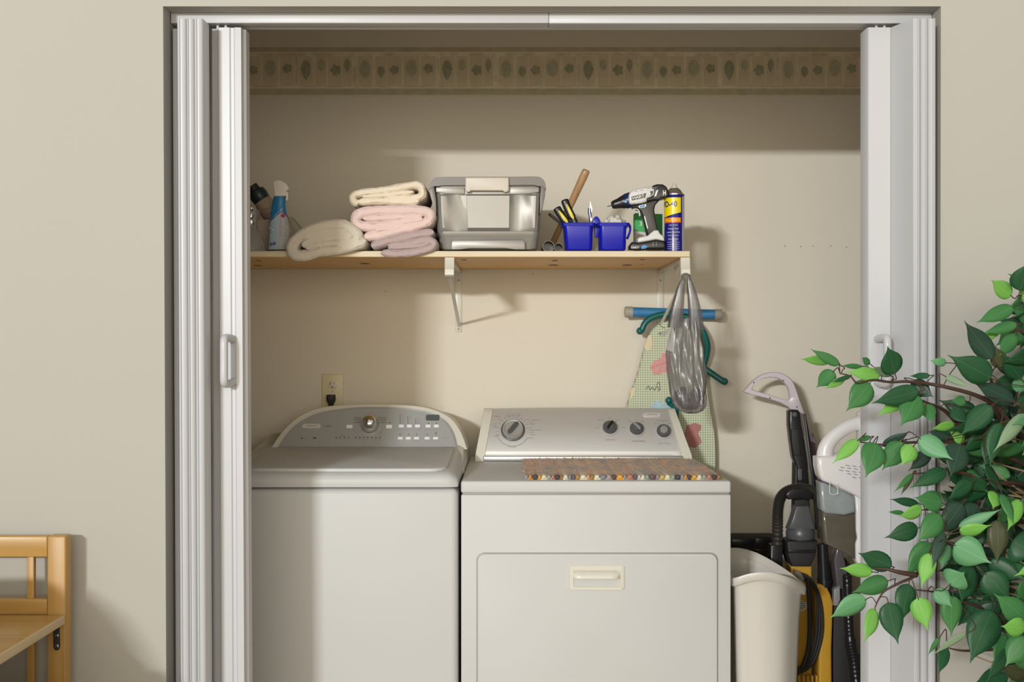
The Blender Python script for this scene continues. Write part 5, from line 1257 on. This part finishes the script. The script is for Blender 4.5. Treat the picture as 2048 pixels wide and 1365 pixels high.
for v in mm.v: v.z = max(v.z, .001)
mm.build('box_body', mat('box_dark', (.035, .045, .03), .6), tg)
mm = MB(); mm.pxprism([(1704, 1320), (1762, 1320), (1762, 1336), (1716, 1342), (1704, 1336)], 3.7385, 3.7395); mm.build('green_band', mat('box_green', (.14, .22, .06), .6), tg)
mm = MB()
for k, (a, b2) in enumerate(((1729, 1338), (1727, 1349), (1722, 1358))): mm.lathe([(.0055, 0), (.0055, .0006)], P(a, b2, 3.739), (0, -1, 0), seg=14)
mm.build('print_dots', mat('print_cream', (.5, .5, .42), .6), tg)

# ------------------------------------------------------------------ white stick vacuum, half behind the right door
sv = thing('stick_vacuum', 'white cordless stick vacuum with a smoky dust cup, half hidden by the right folding door', 'vacuum cleaner', (X(1715, 3.28), 3.28, 0))
yT_ = 3.27; M_sw = mat('stick_white', (.78, .77, .76), .28, coat=.3)
mm = MB(); 
def sweep(pts, rad, name, m_, par, fl_=.9):
    q = smooth_path([P(a, b2, y) for a, b2, y in pts], 6); rr = [rad[0]+(rad[-1]-rad[0])*i/(len(q)-1) if len(rad) == 2 else None for i in range(len(q))]
    if len(rad) > 2:
        rr = []
        for i in range(len(q)):
            t = i/(len(q)-1)*(len(rad)-1); k = min(int(t), len(rad)-2); rr.append(rad[k]*(1-(t-k))+rad[k+1]*(t-k))
    mm = MB(); mm.tube(q, rr, seg=16, flat=fl_, up=(0, 1, 0)); return mm.build(name, m_, par, smooth=60)
yc2 = yT_+.03
sweep([(1745, 840, yc2), (1726, 844, yc2), (1702, 851, yc2), (1682, 862, yc2), (1665, 876, yc2), (1654, 892, yc2), (1650, 910, yc2), (1653, 930, yc2)], [.020, .020, .0195, .0195, .020, .022, .024, .025], 'handle_loop', M_sw, sv)
mm = MB(); mm.pxprism([(1722, 828), (1726, 824), (1760, 822), (1775, 830), (1775, 1000), (1724, 1000), (1722, 880)], yT_+.002, yT_+.06, bev=.010, seg=3); mm.build('battery_post', M_sw, sv, smooth=50)
mm = MB(); mm.pxprism([(1635, 915), (1650, 912), (1668, 913), (1690, 905), (1720, 893), (1740, 880), (1775, 880), (1780, 1010), (1735, 1012), (1711, 992), (1690, 982), (1665, 970), (1645, 962), (1640, 953), (1636, 935)], yT_, yT_+.065, bev=.012, seg=4); mm.build('motor_body', M_sw, sv, smooth=50)
mm = MB(); n_slots = 0
for r_ in range(8):
    for c in range(7):
        a = 1678+c*13.2+(r_ % 2)*3-r_*0; b2 = 928+r_*5.6+(c*1.5)
        top_lim = 934-(a-1676)*.42; bot_lim = 942+(a-1676)*.52
        if b2 < top_lim or b2 > bot_lim or a > 1748 or b2 > 972: continue
        pts = [(a, b2), (a+8.5, b2+1.8), (a+8.5, b2+3.4), (a, b2+1.6)]; qq = [P(x_, z_, yT_-.0006) for x_, z_ in pts]
        mm.add([(p.x, p.y, p.z) for p in qq], [[0, 1, 2, 3]])
mm.build('vent_slots', M_mgrey, sv, recalc=False)
def smoky(name, c, alpha, rough=.12):
    m_ = mat(name, c, rough, alpha=alpha, spec=.7, var=.25, vscale=25); return m_
M_cupt = smoky('cup_top_clear', (.36, .40, .41), .82); M_cup = smoky('cup_smoky', (.12, .105, .08), .93)
mm = MB(); mm.pxprism([(1640, 964), (1650, 966), (1690, 984), (1711, 994), (1713, 1026), (1690, 1032), (1650, 1027), (1643, 1020)], yT_+.004, yT_+.06, bev=.010, seg=3); mm.build('cup_collar', M_cupt, sv, smooth=50)
mm = MB(); mm.pxprism([(1645, 1024), (1690, 1032), (1711, 1026), (1712, 1060), (1714.5, 1076), (1711, 1088), (1711.5, 1120), (1690, 1108), (1670, 1098), (1650, 1088), (1646, 1050)], yT_+.006, yT_+.058, bev=.008, seg=3); cup = mm.build('dust_cup', M_cup, sv, smooth=50)
mm = MB(); rings = []; c = P(1688, 1082, yT_+.03); N = 18
for i in range(1, 12):
    th = PI*i/12; rings.append([Vector((c.x+math.cos(2*PI*k/N)*math.sin(th)*.027, c.y+math.sin(2*PI*k/N)*math.sin(th)*.02, c.z+math.cos(th)*.03)) for k in range(N)])
rings = [[p+(p-c)*.45*noise.noise(p*45) for p in r_] for r_ in rings]; mm.loft(rings, 0); mm.build('dust', mat('dust_grey', (.30, .27, .22), .95), cup, smooth=180)
mm = MB(); mm.tube(smooth_path([P(1660, 965, yT_-.001), P(1660, 985, yT_-.001), P(1665, 989, yT_-.001), P(1672, 989, yT_-.001), P(1676, 985, yT_-.001), P(1675, 968, yT_-.001)], 4), .0018, seg=8); mm.build('latch', mat('latch_clear', (.55, .60, .62), .2), sv)
mm = MB(); mm.pxprism([(1710, 990), (1780, 1000), (1780, 1165), (1737, 1165), (1722, 1140), (1712, 1120), (1711.5, 1088), (1715, 1076), (1712.5, 1060), (1712.5, 1026)], yT_+.008, yT_+.056, bev=.006); mm.build('wand_housing', M_sw, sv, smooth=50)
mm = MB(); mm.tube([P(1752, 1150, yT_+.03), Vector((P(1752, 1150, yT_).x, yT_+.03, .06))], .018, seg=16); mm.build('wand_tube', M_sw, sv)
mm = MB(); mm.box(P(1752, 0, yT_).x-.11, P(1752, 0, yT_).x+.11, yT_-.03, yT_+.08, 0, .07, .02, seg=3); mm.build('floor_head', M_sw, sv)

# ------------------------------------------------------------------ wooden slatted rack at the left
M_w1 = wood_mat('rack_wood', (0.38, 0.215, 0.055), (0.46, 0.285, 0.09), 'X', .8, .3)
M_w1z = wood_mat('rack_wood_upright', (0.37, 0.205, 0.05), (0.45, 0.275, 0.085), 'Z', .8, .38)
M_w2 = wood_mat('rack_edge', (0.50, 0.37, 0.20), (0.58, 0.45, 0.27), 'Y', .8, .4)
yR = 2.66; xr1 = X(131, yR); xr0 = X(94, yR); zr1 = P(0, 1073, yR).z
rk = thing('wooden_rack', 'honey-coloured slatted wooden shelf rack against the wall, left of the closet', 'shelf rack', (-1.35, 2.4, 0))
def rb_(name, x0, x1, y0, y1, z0, z1, bev, m_, par=None): mm = MB(); mm.box(x0, x1, y0, y1, z0, z1, bev, seg=3); return mm.build(name, m_, par or rk)
rb_('post', xr0, xr1, yR, yR+.038, 0, zr1, .004, M_w1z)
zz = lambda py: P(0, py, yR).z
rb_('top_rail', -1.75, xr0-.0005, yR+.002, yR+.030, zz(1115), zr1-.0005, .003, M_w1)
rb_('middle_rail', -1.75, xr0-.0005, yR+.002, yR+.030, zz(1231), zz(1199), .003, M_w1)
for px in (57, -75, -210): rb_('slat', X(px-7, yR), X(px+7, yR), yR+.010, yR+.024, .10, zz(1112), .002, M_w1z)
rb_('bottom_rail', -1.75, xr0-.0005, yR+.002, yR+.030, .10, .14, .003, M_w1)
rb_('post', -1.80, -1.7505, yR, yR+.038, 0, zr1, .004, M_w1z)
# shelf board: right edge bull-nosed, runs toward the viewer
zs1 = .670; zs0 = zs1-.024
mm = MB(); mm.box(-1.75, xr1-.002, 2.16, yR-.002, zs0, zs1, .009, seg=4); mm.build('shelf_board', M_w2 if False else M_w1, rk)
rb_('shelf_edge', xr1-.006, xr1+.001, 2.165, yR-.004, zs0+.002, zs1-.002, .0025, M_w2)
rb_('lower_shelf', -1.75, xr1-.004, 2.16, yR-.002, .24, .264, .008, M_w1)
for x0 in (xr0, -1.80): rb_('post', x0, x0+(xr1-xr0), 2.115, 2.16, 0, zs0 if x0 == xr0 else zs0, .004, M_w1z)
mm = MB(); mm.pxprism(rrect(0, 0, 1, 1, .1, 2) and [(106, 1256), (118.5, 1256), (120, 1294), (117.5, 1300), (112, 1302), (108, 1299), (106.5, 1294)], yR-.0035, yR-.0003, bev=.001); pl_b = mm.build('steel_plate', M_blackm, rk)
mm = MB()
for b2 in (1272, 1293): mm.lathe([(.0045, 0), (.003, .002), (0, .0025)], P(113.5, b2, yR-.0035), (0, -1, 0), seg=12)
mm.build('screw', M_chrome, pl_b)
# dark wicker-like bundle on the lower shelf
mm = MB(); rings = []; c = Vector((X(5, 2.36), 2.36, .42)); N = 36
for i in range(1, 18):
    th = PI*i/18; rings.append([Vector((c.x+math.cos(2*PI*k/N)*math.sin(th)*.085, c.y+math.sin(2*PI*k/N)*math.sin(th)*.085, c.z+math.cos(th)*.158)) for k in range(N)])
rings = [[p+(p-c)*(.18*noise.noise(p*40)+.16*noise.noise(p*110)) for p in r_] for r_ in rings]
mm.loft(rings, 0); mn = min(v.z for v in mm.v)
for v in mm.v: v.z = max(v.z, .2642)
tag(mm.build('pine_cone', mat('cone_brown', (.06, .03, .018), .85, var=.4, vscale=60, bump=.8, bscale=120), origin=(c.x, c.y, .264), smooth=20), 'dark brown rough ornament on the lower shelf of the wooden rack', 'ornament')

# ------------------------------------------------------------------ unseen round-backed chair, added left of the frame to cast a curved shadow
ch = thing('shadow_chair', 'round-backed grey armchair added unseen at left to throw a curved shadow on the wall', 'chair', (-1.4, 1.75, 0))
M_uph = mat('upholstery_grey', (.30, .28, .26), .9, bump=.5, bscale=200)
def cprism(name, pts, y0, y1, bev): mm = MB(); mm.prism(pts, y0, y1, bev=bev, seg=3); return mm.build(name, M_uph, ch)
cprism('backrest', [(x, z) for x, z in crown([(-1.76, .20), (-1.74, .66), (-1.66, .80), (-1.52, .87), (-1.34, .885), (-1.235, .875), (-1.165, .83), (-1.115, .76), (-1.075, .69), (-1.035, .675), (-1.02, .64), (-1.02, .20)], 5)], 1.95, 2.07, .03)
for x0, x1 in ((-1.76, -1.66), (-1.13, -1.03)): cprism('armrest', [(x, z) for x, z in crown([(x0, .12), (x0, .55), (x0+.03, .615), (x1-.03, .615), (x1, .57), (x1, .12)], 4)], 1.40, 1.95, .02)
cprism('seat', [(-1.66, .12), (-1.66, .44), (-1.13, .44), (-1.13, .12)], 1.38, 1.95, .03)
for x in (-1.70, -1.10):
    for y in (1.43, 2.0): mm = MB(); mm.lathe([(.014, 0), (.022, .14)], (x, y, 0), seg=12); mm.build('leg', M_blackm, ch)

# ------------------------------------------------------------------ artificial ficus at the right
def leaf_mat(name, c, c2):
    m = bpy.data.materials.new(name); m.use_nodes = True; nt = m.node_tree; b = nt.nodes['Principled BSDF']
    uv_ = nt.nodes.new('ShaderNodeUVMap'); sp = nt.nodes.new('ShaderNodeSeparateXYZ'); nt.links.new(uv_.outputs[0], sp.inputs[0])
    # u across (-1..1 stored 0..1), v along; midrib + side veins
    def M_(op, a, b2=None, v=None):
        n = nt.nodes.new('ShaderNodeMath'); n.operation = op; nt.links.new(a, n.inputs[0])
        if b2 is not None: nt.links.new(b2, n.inputs[1])
        elif v is not None: n.inputs[1].default_value = v
        return n.outputs[0]
    ua = M_('ABSOLUTE', M_('SUBTRACT', sp.outputs[0], v=.5))
    mid = M_('LESS_THAN', ua, v=.012)
    vv = M_('SUBTRACT', sp.outputs[1], M_('MULTIPLY', ua, v=.55))
    fr_ = M_('FRACT', M_('MULTIPLY', vv, v=17.0)); ve = M_('LESS_THAN', fr_, v=.16); ve = M_('MULTIPLY', ve, v=.30)
    vein = M_('MAXIMUM', M_('MULTIPLY', mid, v=.75), ve)
    tc = nt.nodes.new('ShaderNodeTexCoord'); n = nt.nodes.new('ShaderNodeTexNoise'); n.inputs['Scale'].default_value = 18; nt.links.new(tc.outputs['Object'], n.inputs['Vector'])
    m1 = nt.nodes.new('ShaderNodeMix'); m1.data_type = 'RGBA'; m1.inputs[6].default_value = (*c, 1); m1.inputs[7].default_value = (*c2, 1); nt.links.new(n.outputs[0], m1.inputs[0])
    m2 = nt.nodes.new('ShaderNodeMix'); m2.data_type = 'RGBA'; nt.links.new(vein, m2.inputs[0]); nt.links.new(m1.outputs[2], m2.inputs[6])
    m2.inputs[7].default_value = (*[min(1, q*1.1+.025) for q in c2], 1); nt.links.new(m2.outputs[2], b.inputs['Base Color'])
    b.inputs['Roughness'].default_value = .42; b.inputs['Specular IOR Level'].default_value = .35
    tr = nt.nodes.new('ShaderNodeBsdfTranslucent'); nt.links.new(m1.outputs[2], tr.inputs[0])
    ms = nt.nodes.new('ShaderNodeMixShader'); ms.inputs[0].default_value = .18; out_ = nt.nodes['Material Output']
    nt.links.new(b.outputs[0], ms.inputs[1]); nt.links.new(tr.outputs[0], ms.inputs[2]); nt.links.new(ms.outputs[0], out_.inputs[0])
    return m
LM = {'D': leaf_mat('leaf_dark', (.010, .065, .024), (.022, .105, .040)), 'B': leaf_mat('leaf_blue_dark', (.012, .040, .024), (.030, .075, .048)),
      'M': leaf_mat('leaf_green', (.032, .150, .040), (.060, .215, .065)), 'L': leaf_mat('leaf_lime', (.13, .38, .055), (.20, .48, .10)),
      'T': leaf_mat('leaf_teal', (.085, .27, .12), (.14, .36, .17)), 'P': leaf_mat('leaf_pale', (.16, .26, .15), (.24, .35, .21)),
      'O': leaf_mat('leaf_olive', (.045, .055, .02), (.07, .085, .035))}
M_twig = mat('twig_brown', (.045, .022, .014), .6, var=.3, vscale=40); M_trunk = mat('trunk_tan', (.30, .20, .11), .8, var=.3, vscale=30, bump=.8, bscale=60)
XF = 1.30
fic = thing('ficus_tree', 'artificial ficus tree with dark and lime green leaves spreading from the right edge', 'potted tree', (XF, 2.42, 0))
SHAPE = [(0, .02), (.04, .42), (.10, .72), (.20, .93), (.32, 1.0), (.45, .96), (.58, .80), (.70, .53), (.79, .29), (.87, .125), (.94, .055), (1, .012)]
def leaf_geo(b0, t0, wdt, curl, twist, fold):
    """b0 base, t0 tip, wdt full width; returns verts, faces, uvs"""
    ax = t0-b0; L_ = ax.length; ax.normalize(); view = Vector((0, 1, 0)); side = ax.cross(view).normalized(); nrm = side.cross(ax).normalized()
    R = Matrix.Rotation(twist, 3, ax); side = R @ side; nrm = R @ nrm
    if nrm.y > 0: nrm = -nrm
    vs, uvs, fs = [], [], []
    for k, (t, w_) in enumerate(SHAPE):
        c = b0+ax*(L_*t)+nrm*(curl*L_*math.sin(PI*t))
        for u in (-1, -.5, 0, .5, 1):
            vs.append(c+side*(u*w_*wdt/2)+nrm*(abs(u)*fold*w_*wdt/2)-nrm*(u*u*.10*w_*wdt)); uvs.append((.5+u*w_*.5, t))
    for k in range(len(SHAPE)-1):
        for j in range(4): a = k*5+j; fs.append([a, a+1, a+6, a+5])
    # thin reverse side so that the leaf has a real thickness
    n = len(vs); vs += [v-nrm*.0005 for v in vs]; uvs += uvs[:]
    fs += [[q+n for q in f[::-1]] for f in fs]
    for k in range(len(SHAPE)-1):
        fs.append([k*5, (k+1)*5, (k+1)*5+n, k*5+n]); fs.append([k*5+4+n, (k+1)*5+4+n, (k+1)*5+4, k*5+4])
    return vs, fs, uvs
def mk_leaf_obj(name, items, mats_, parent):
    vs, fs, uvs, mi = [], [], [], []
    for (g, m_i) in items:
        o_ = len(vs); vs += g[0]; uvs += g[2]
        for f in g[1]: fs.append([q+o_ for q in f]); mi.append(m_i)
    me = bpy.data.meshes.new(name); L = parent.location; me.from_pydata([tuple(v-L) for v in vs], [], fs)
    for m_ in mats_: me.materials.append(m_)
    me.polygons.foreach_set('material_index', mi)
    ul = me.uv_layers.new(name='UVMap')
    for lp in me.loops: ul.data[lp.index].uv = uvs[lp.vertex_index]
    me.shade_smooth(); me.update(); o = bpy.data.objects.new(name, me); COL.objects.link(o); o.parent = parent; return o
rnd = random.Random(3)
# main twigs: (px, py, distance)
TW = [
 [(2130, 960, 2.42), (2075, 900, 2.36), (2030, 858, 2.30), (1990, 812, 2.28), (1950, 790, 2.26), (1900, 776, 2.25), (1860, 768, 2.25), (1815, 763, 2.24), (1780, 764, 2.24), (1745, 760, 2.23), (1715, 766, 2.22), (1700, 752, 2.22), (1680, 747, 2.22)],
 [(2130, 990, 2.42), (2050, 930, 2.38), (1960, 893, 2.33), (1900, 884, 2.30), (1855, 884, 2.28), (1800, 886, 2.26), (1760, 889, 2.26), (1720, 884, 2.26)],
 [(1925, 860, 2.34), (1890, 822, 2.32), (1855, 806, 2.28), (1830, 795, 2.26)],
 [(2130, 1200, 2.42), (2040, 1150, 2.36), (1950, 1110, 2.30), (1890, 1085, 2.27), (1862, 1110, 2.24), (1832, 1150, 2.22), (1800, 1166, 2.2), (1770, 1182, 2.2), (1758, 1198, 2.2), (1750, 1215, 2.2)],
 [(1832, 1150, 2.22), (1800, 1145, 2.2), (1770, 1138, 2.2), (1745, 1138, 2.2)],
 [(2130, 760, 2.42), (2090, 690, 2.34), (2062, 630, 2.28), (2050, 600, 2.26), (2040, 590, 2.25)],
 [(2085, 690, 2.34), (2050, 668, 2.28), (2040, 660, 2.27), (2020, 663, 2.26), (2000, 662, 2.26)],
 [(2010, 850, 2.32), (1987, 815, 2.28), (1985, 770, 2.26), (1980, 752, 2.25), (1990, 735, 2.25)],
 [(2130, 1010, 2.42), (2050, 970, 2.36), (1990, 965, 2.30), (1940, 950, 2.28), (1895, 940, 2.26), (1860, 945, 2.26), (1825, 948, 2.26)],
 [(2130, 1060, 2.42), (2030, 1040, 2.36), (1950, 1020, 2.30), (1895, 1020, 2.27), (1850, 1020, 2.25)],
 [(2130, 1350, 2.42), (2070, 1300, 2.36), (2010, 1250, 2.32), (1960, 1215, 2.30), (1910, 1200, 2.28), (1870, 1185, 2.26), (1830, 1180, 2.25)],
 [(2130, 1330, 2.42), (2060, 1310, 2.34), (2000, 1300, 2.32), (1930, 1302, 2.30), (1895, 1296, 2.3)],
]
bt = MB(); twpts = []
for tw_ in TW:
    q = smooth_path([P(a, b2, y) for a, b2, y in tw_], 6); n__ = len(q)
    bt.tube(q, [.0046*(1-i/n__)+.0011 for i in range(n__)], seg=7); twpts += q
# (base x, y, tip x, y, width px, colour, distance)
LV = [(1679,730,1619,697,17,'M',2.22),(1660,724,1600,718,17,'L',2.25),(1668,742,1632,776,27,'M',2.22),(1690,757,1648,778,13,'L',2.21),(1702,752,1660,765,8,'D',2.20),
(1724,733,1682,731,9,'M',2.23),(1740,728,1724,714,13,'M',2.24),(1760,752,1689,743,24,'L',2.22),(1740,766,1692,823,42,'M',2.21),(1782,752,1746,733,15,'P',2.23),
(1790,748,1775,692,41,'D',2.20),(1838,782,1742,807,34,'D',2.20),(1808,797,1753,832,22,'L',2.23),(1836,790,1801,853,46,'M',2.21),(1852,808,1866,848,24,'M',2.25),
(1822,765,1868,795,30,'B',2.26),(1860,751,1818,752,11,'D',2.22),(1893,726,1859,721,15,'T',2.23),(1717,880,1664,928,22,'L',2.20),(1742,874,1712,881,9,'M',2.23),
(1752,886,1731,956,44,'M',2.21),(1808,886,1764,941,38,'M',2.22),(1828,891,1803,932,30,'L',2.20),(1860,901,1816,943,26,'B',2.25),(1838,876,1906,920,36,'T',2.18),
(1765,892,1820,862,16,'B',2.26),(1921,888,1900,955,46,'B',2.22),(1983,812,1921,871,36,'D',2.20),(2001,846,1980,934,32,'D',2.20),(2050,828,1986,905,24,'P',2.19),
(2028,802,1945,764,34,'B',2.24),(2041,757,2004,706,31,'D',2.24),(1983,756,1895,710,46,'D',2.19),(1985,717,1928,641,36,'B',2.20),(2002,735,1990,690,28,'O',2.23),
(2033,670,1997,714,26,'M',2.24),(2002,658,1938,692,17,'L',2.25),(2035,648,1964,668,20,'M',2.23),(2027,614,1951,646,26,'M',2.22),(2023,592,1982,559,29,'L',2.22),
(2040,582,2058,522,42,'D',2.20),(1889,752,1942,775,13,'P',2.22),(1932,802,1903,801,18,'M',2.24),(1910,850,1862,858,17,'L',2.25),(1906,816,1934,848,26,'D',2.27),
(1897,874,1855,862,17,'B',2.25),(1928,882,1898,862,22,'L',2.28),(1893,940,1818,977,26,'D',2.23),(1825,948,1787,985,10,'M',2.22),(1827,950,1801,992,9,'O',2.22),
(1838,1008,1779,998,15,'D',2.24),(1885,1007,1828,995,36,'M',2.22),(1845,1020,1796,1033,26,'L',2.20),(1808,1026,1775,1024,8,'M',2.23),(1882,1031,1834,1084,38,'M',2.20),
(1836,1056,1768,1076,32,'D',2.22),(1864,1087,1811,1153,40,'M',2.22),(1861,1107,1842,1176,28,'L',2.19),(1784,1133,1716,1106,34,'D',2.19),(1746,1144,1679,1137,25,'L',2.20),
(1777,1162,1703,1186,32,'M',2.21),(1733,1199,1659,1237,38,'T',2.18),(1750,1218,1728,1286,29,'L',2.18),(1776,1205,1797,1290,42,'D',2.18),(1818,1168,1803,1246,40,'D',2.21),
(1836,1196,1856,1262,36,'L',2.19),(1905,1192,1903,1274,38,'M',2.22),(1908,1090,1983,1127,52,'T',2.17),(1925,1008,1880,1070,42,'B',2.23),(1955,1010,1930,1050,36,'B',2.25),
(1917,1056,2004,1018,20,'T',2.20),(1919,1065,1983,1050,26,'L',2.18),(1990,984,1986,1019,28,'L',2.20),(1995,1040,1994,1128,36,'O',2.21),(1886,1062,1864,1138,22,'B',2.20),
(1893,1088,1884,1138,34,'T',2.23),(1899,1170,1929,1145,46,'T',2.19),(1945,1135,1922,1208,50,'D',2.26),(1970,1147,2022,1202,48,'D',2.22),(1978,1125,2052,1160,38,'D',2.24),
(2041,1000,2015,1062,26,'L',2.20),(2003,988,2028,1052,20,'M',2.19),(2025,1082,2075,1112,62,'D',2.20),(2056,1242,1987,1187,42,'M',2.18),(2052,1257,2002,1253,34,'L',2.17),
(2053,1275,2010,1334,42,'M',2.17),(1985,1222,1940,1327,58,'D',2.24),(2010,1268,1987,1333,26,'M',2.25),(2025,1298,1972,1366,28,'D',2.22),(1893,1294,1877,1350,22,'D',2.28),
(1934,1266,1863,1312,13,'P',2.22),(1880,1275,1855,1312,9,'M',2.24),(1870,1180,1905,1215,28,'T',2.22),(2035,785,2052,745,26,'T',2.27),(1945,965,1895,1000,30,'D',2.25)]
print('named leaves', len(LV))
cnt = 0; extra = []
for (bx, by, tx, ty, w_, c, y) in LV:
    y += .02; b0 = P(bx, by, y); t0 = P(tx, ty, y-rnd.uniform(.002, .03))
    g = leaf_geo(b0, t0, w_*y/FPX*1.19, rnd.uniform(-.05, .07), rnd.uniform(-.3, .3), rnd.uniform(.02, .22))
    lo = None
    if cnt < 100: lo = mk_leaf_obj('leaf', [(g, 0)], [LM[c]], fic)
    else: extra.append((g, list(LM).index(c)))
    cnt += 1
    near = min(twpts, key=lambda p: (p-b0).length)
    if (near-b0).length < .17:
        d = (t0-b0).normalized(); mid = b0-d*min(.02, (near-b0).length*.45)
        pm_ = MB(); pm_.tube(smooth_path([near, (near+mid)/2+Vector((0, 0, .002)), mid, b0+d*.004], 4), .0010, seg=6)
        pm_.build('petiole', M_twig, lo, smooth=180)
bt.build('twigs', M_twig, fic, smooth=180)
# dense inner foliage of the crown
for i in range(900):
    for _ in range(60):
        px = rnd.uniform(1885, 2380); py = rnd.uniform(560, 1420)
        lim = 2070 if py < 640 else (2045 if py < 760 else (2010 if py < 820 else (1925 if py < 1240 else 2015)))
        if px < lim: continue
        if 1240 < py and px < 2030 and rnd.random() < .8: continue
        break
    y = rnd.uniform(2.27, 2.62) if px < 2060 else rnd.uniform(2.1, 2.66)
    b0 = P(px, py, y); a = rnd.uniform(PI*.75, PI*1.9); L_ = rnd.uniform(.055, .088)
    t0 = b0+Vector((math.cos(a)*L_, rnd.uniform(-.035, .03), math.sin(a)*L_*.9))
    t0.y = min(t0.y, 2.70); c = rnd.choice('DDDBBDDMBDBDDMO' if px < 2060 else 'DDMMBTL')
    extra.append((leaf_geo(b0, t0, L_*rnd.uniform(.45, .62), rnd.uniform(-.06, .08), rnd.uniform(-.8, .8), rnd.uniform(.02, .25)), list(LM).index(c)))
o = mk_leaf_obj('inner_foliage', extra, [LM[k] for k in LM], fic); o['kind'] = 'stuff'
mm = MB()
for k in range(26):
    py = rnd.uniform(880, 1330); y = rnd.uniform(2.32, 2.5); px = rnd.uniform(1900, 2010); a = P(2150, py+60, 2.42); c = P(px, py, y); m_ = (a+c)/2+Vector((0, rnd.uniform(-.02, .02), rnd.uniform(-.03, .04)))
    mm.tube(smooth_path([a, m_, c], 6), [.0028-.0001*i for i in range(13)], seg=6)
mm.build('branches', M_trunk, fic, smooth=180)
for dx, ph in ((-.012, 0), (.012, 2.0), (0, 4)):
    mm = MB(); q = [Vector((XF+dx*1.5*math.cos(z*6+ph)-.06*max(0, z-.8), 2.42+.016*math.sin(z*6+ph), z)) for z in [i*.06+.2 for i in range(24)]]
    mm.tube(q, [.014-.0004*i for i in range(24)], seg=10); mm.build('trunk', M_trunk, fic, smooth=180)
mm = MB(); mm.lathe([(.10, 0), (.115, .01), (.14, .22), (.145, .24), (.135, .24), (.128, .20), (0, .20)], (XF, 2.42, 0), seg=40); mm.build('pot', mat('basket_brown', (.28, .17, .08), .8, bump=.8, bscale=80), fic)
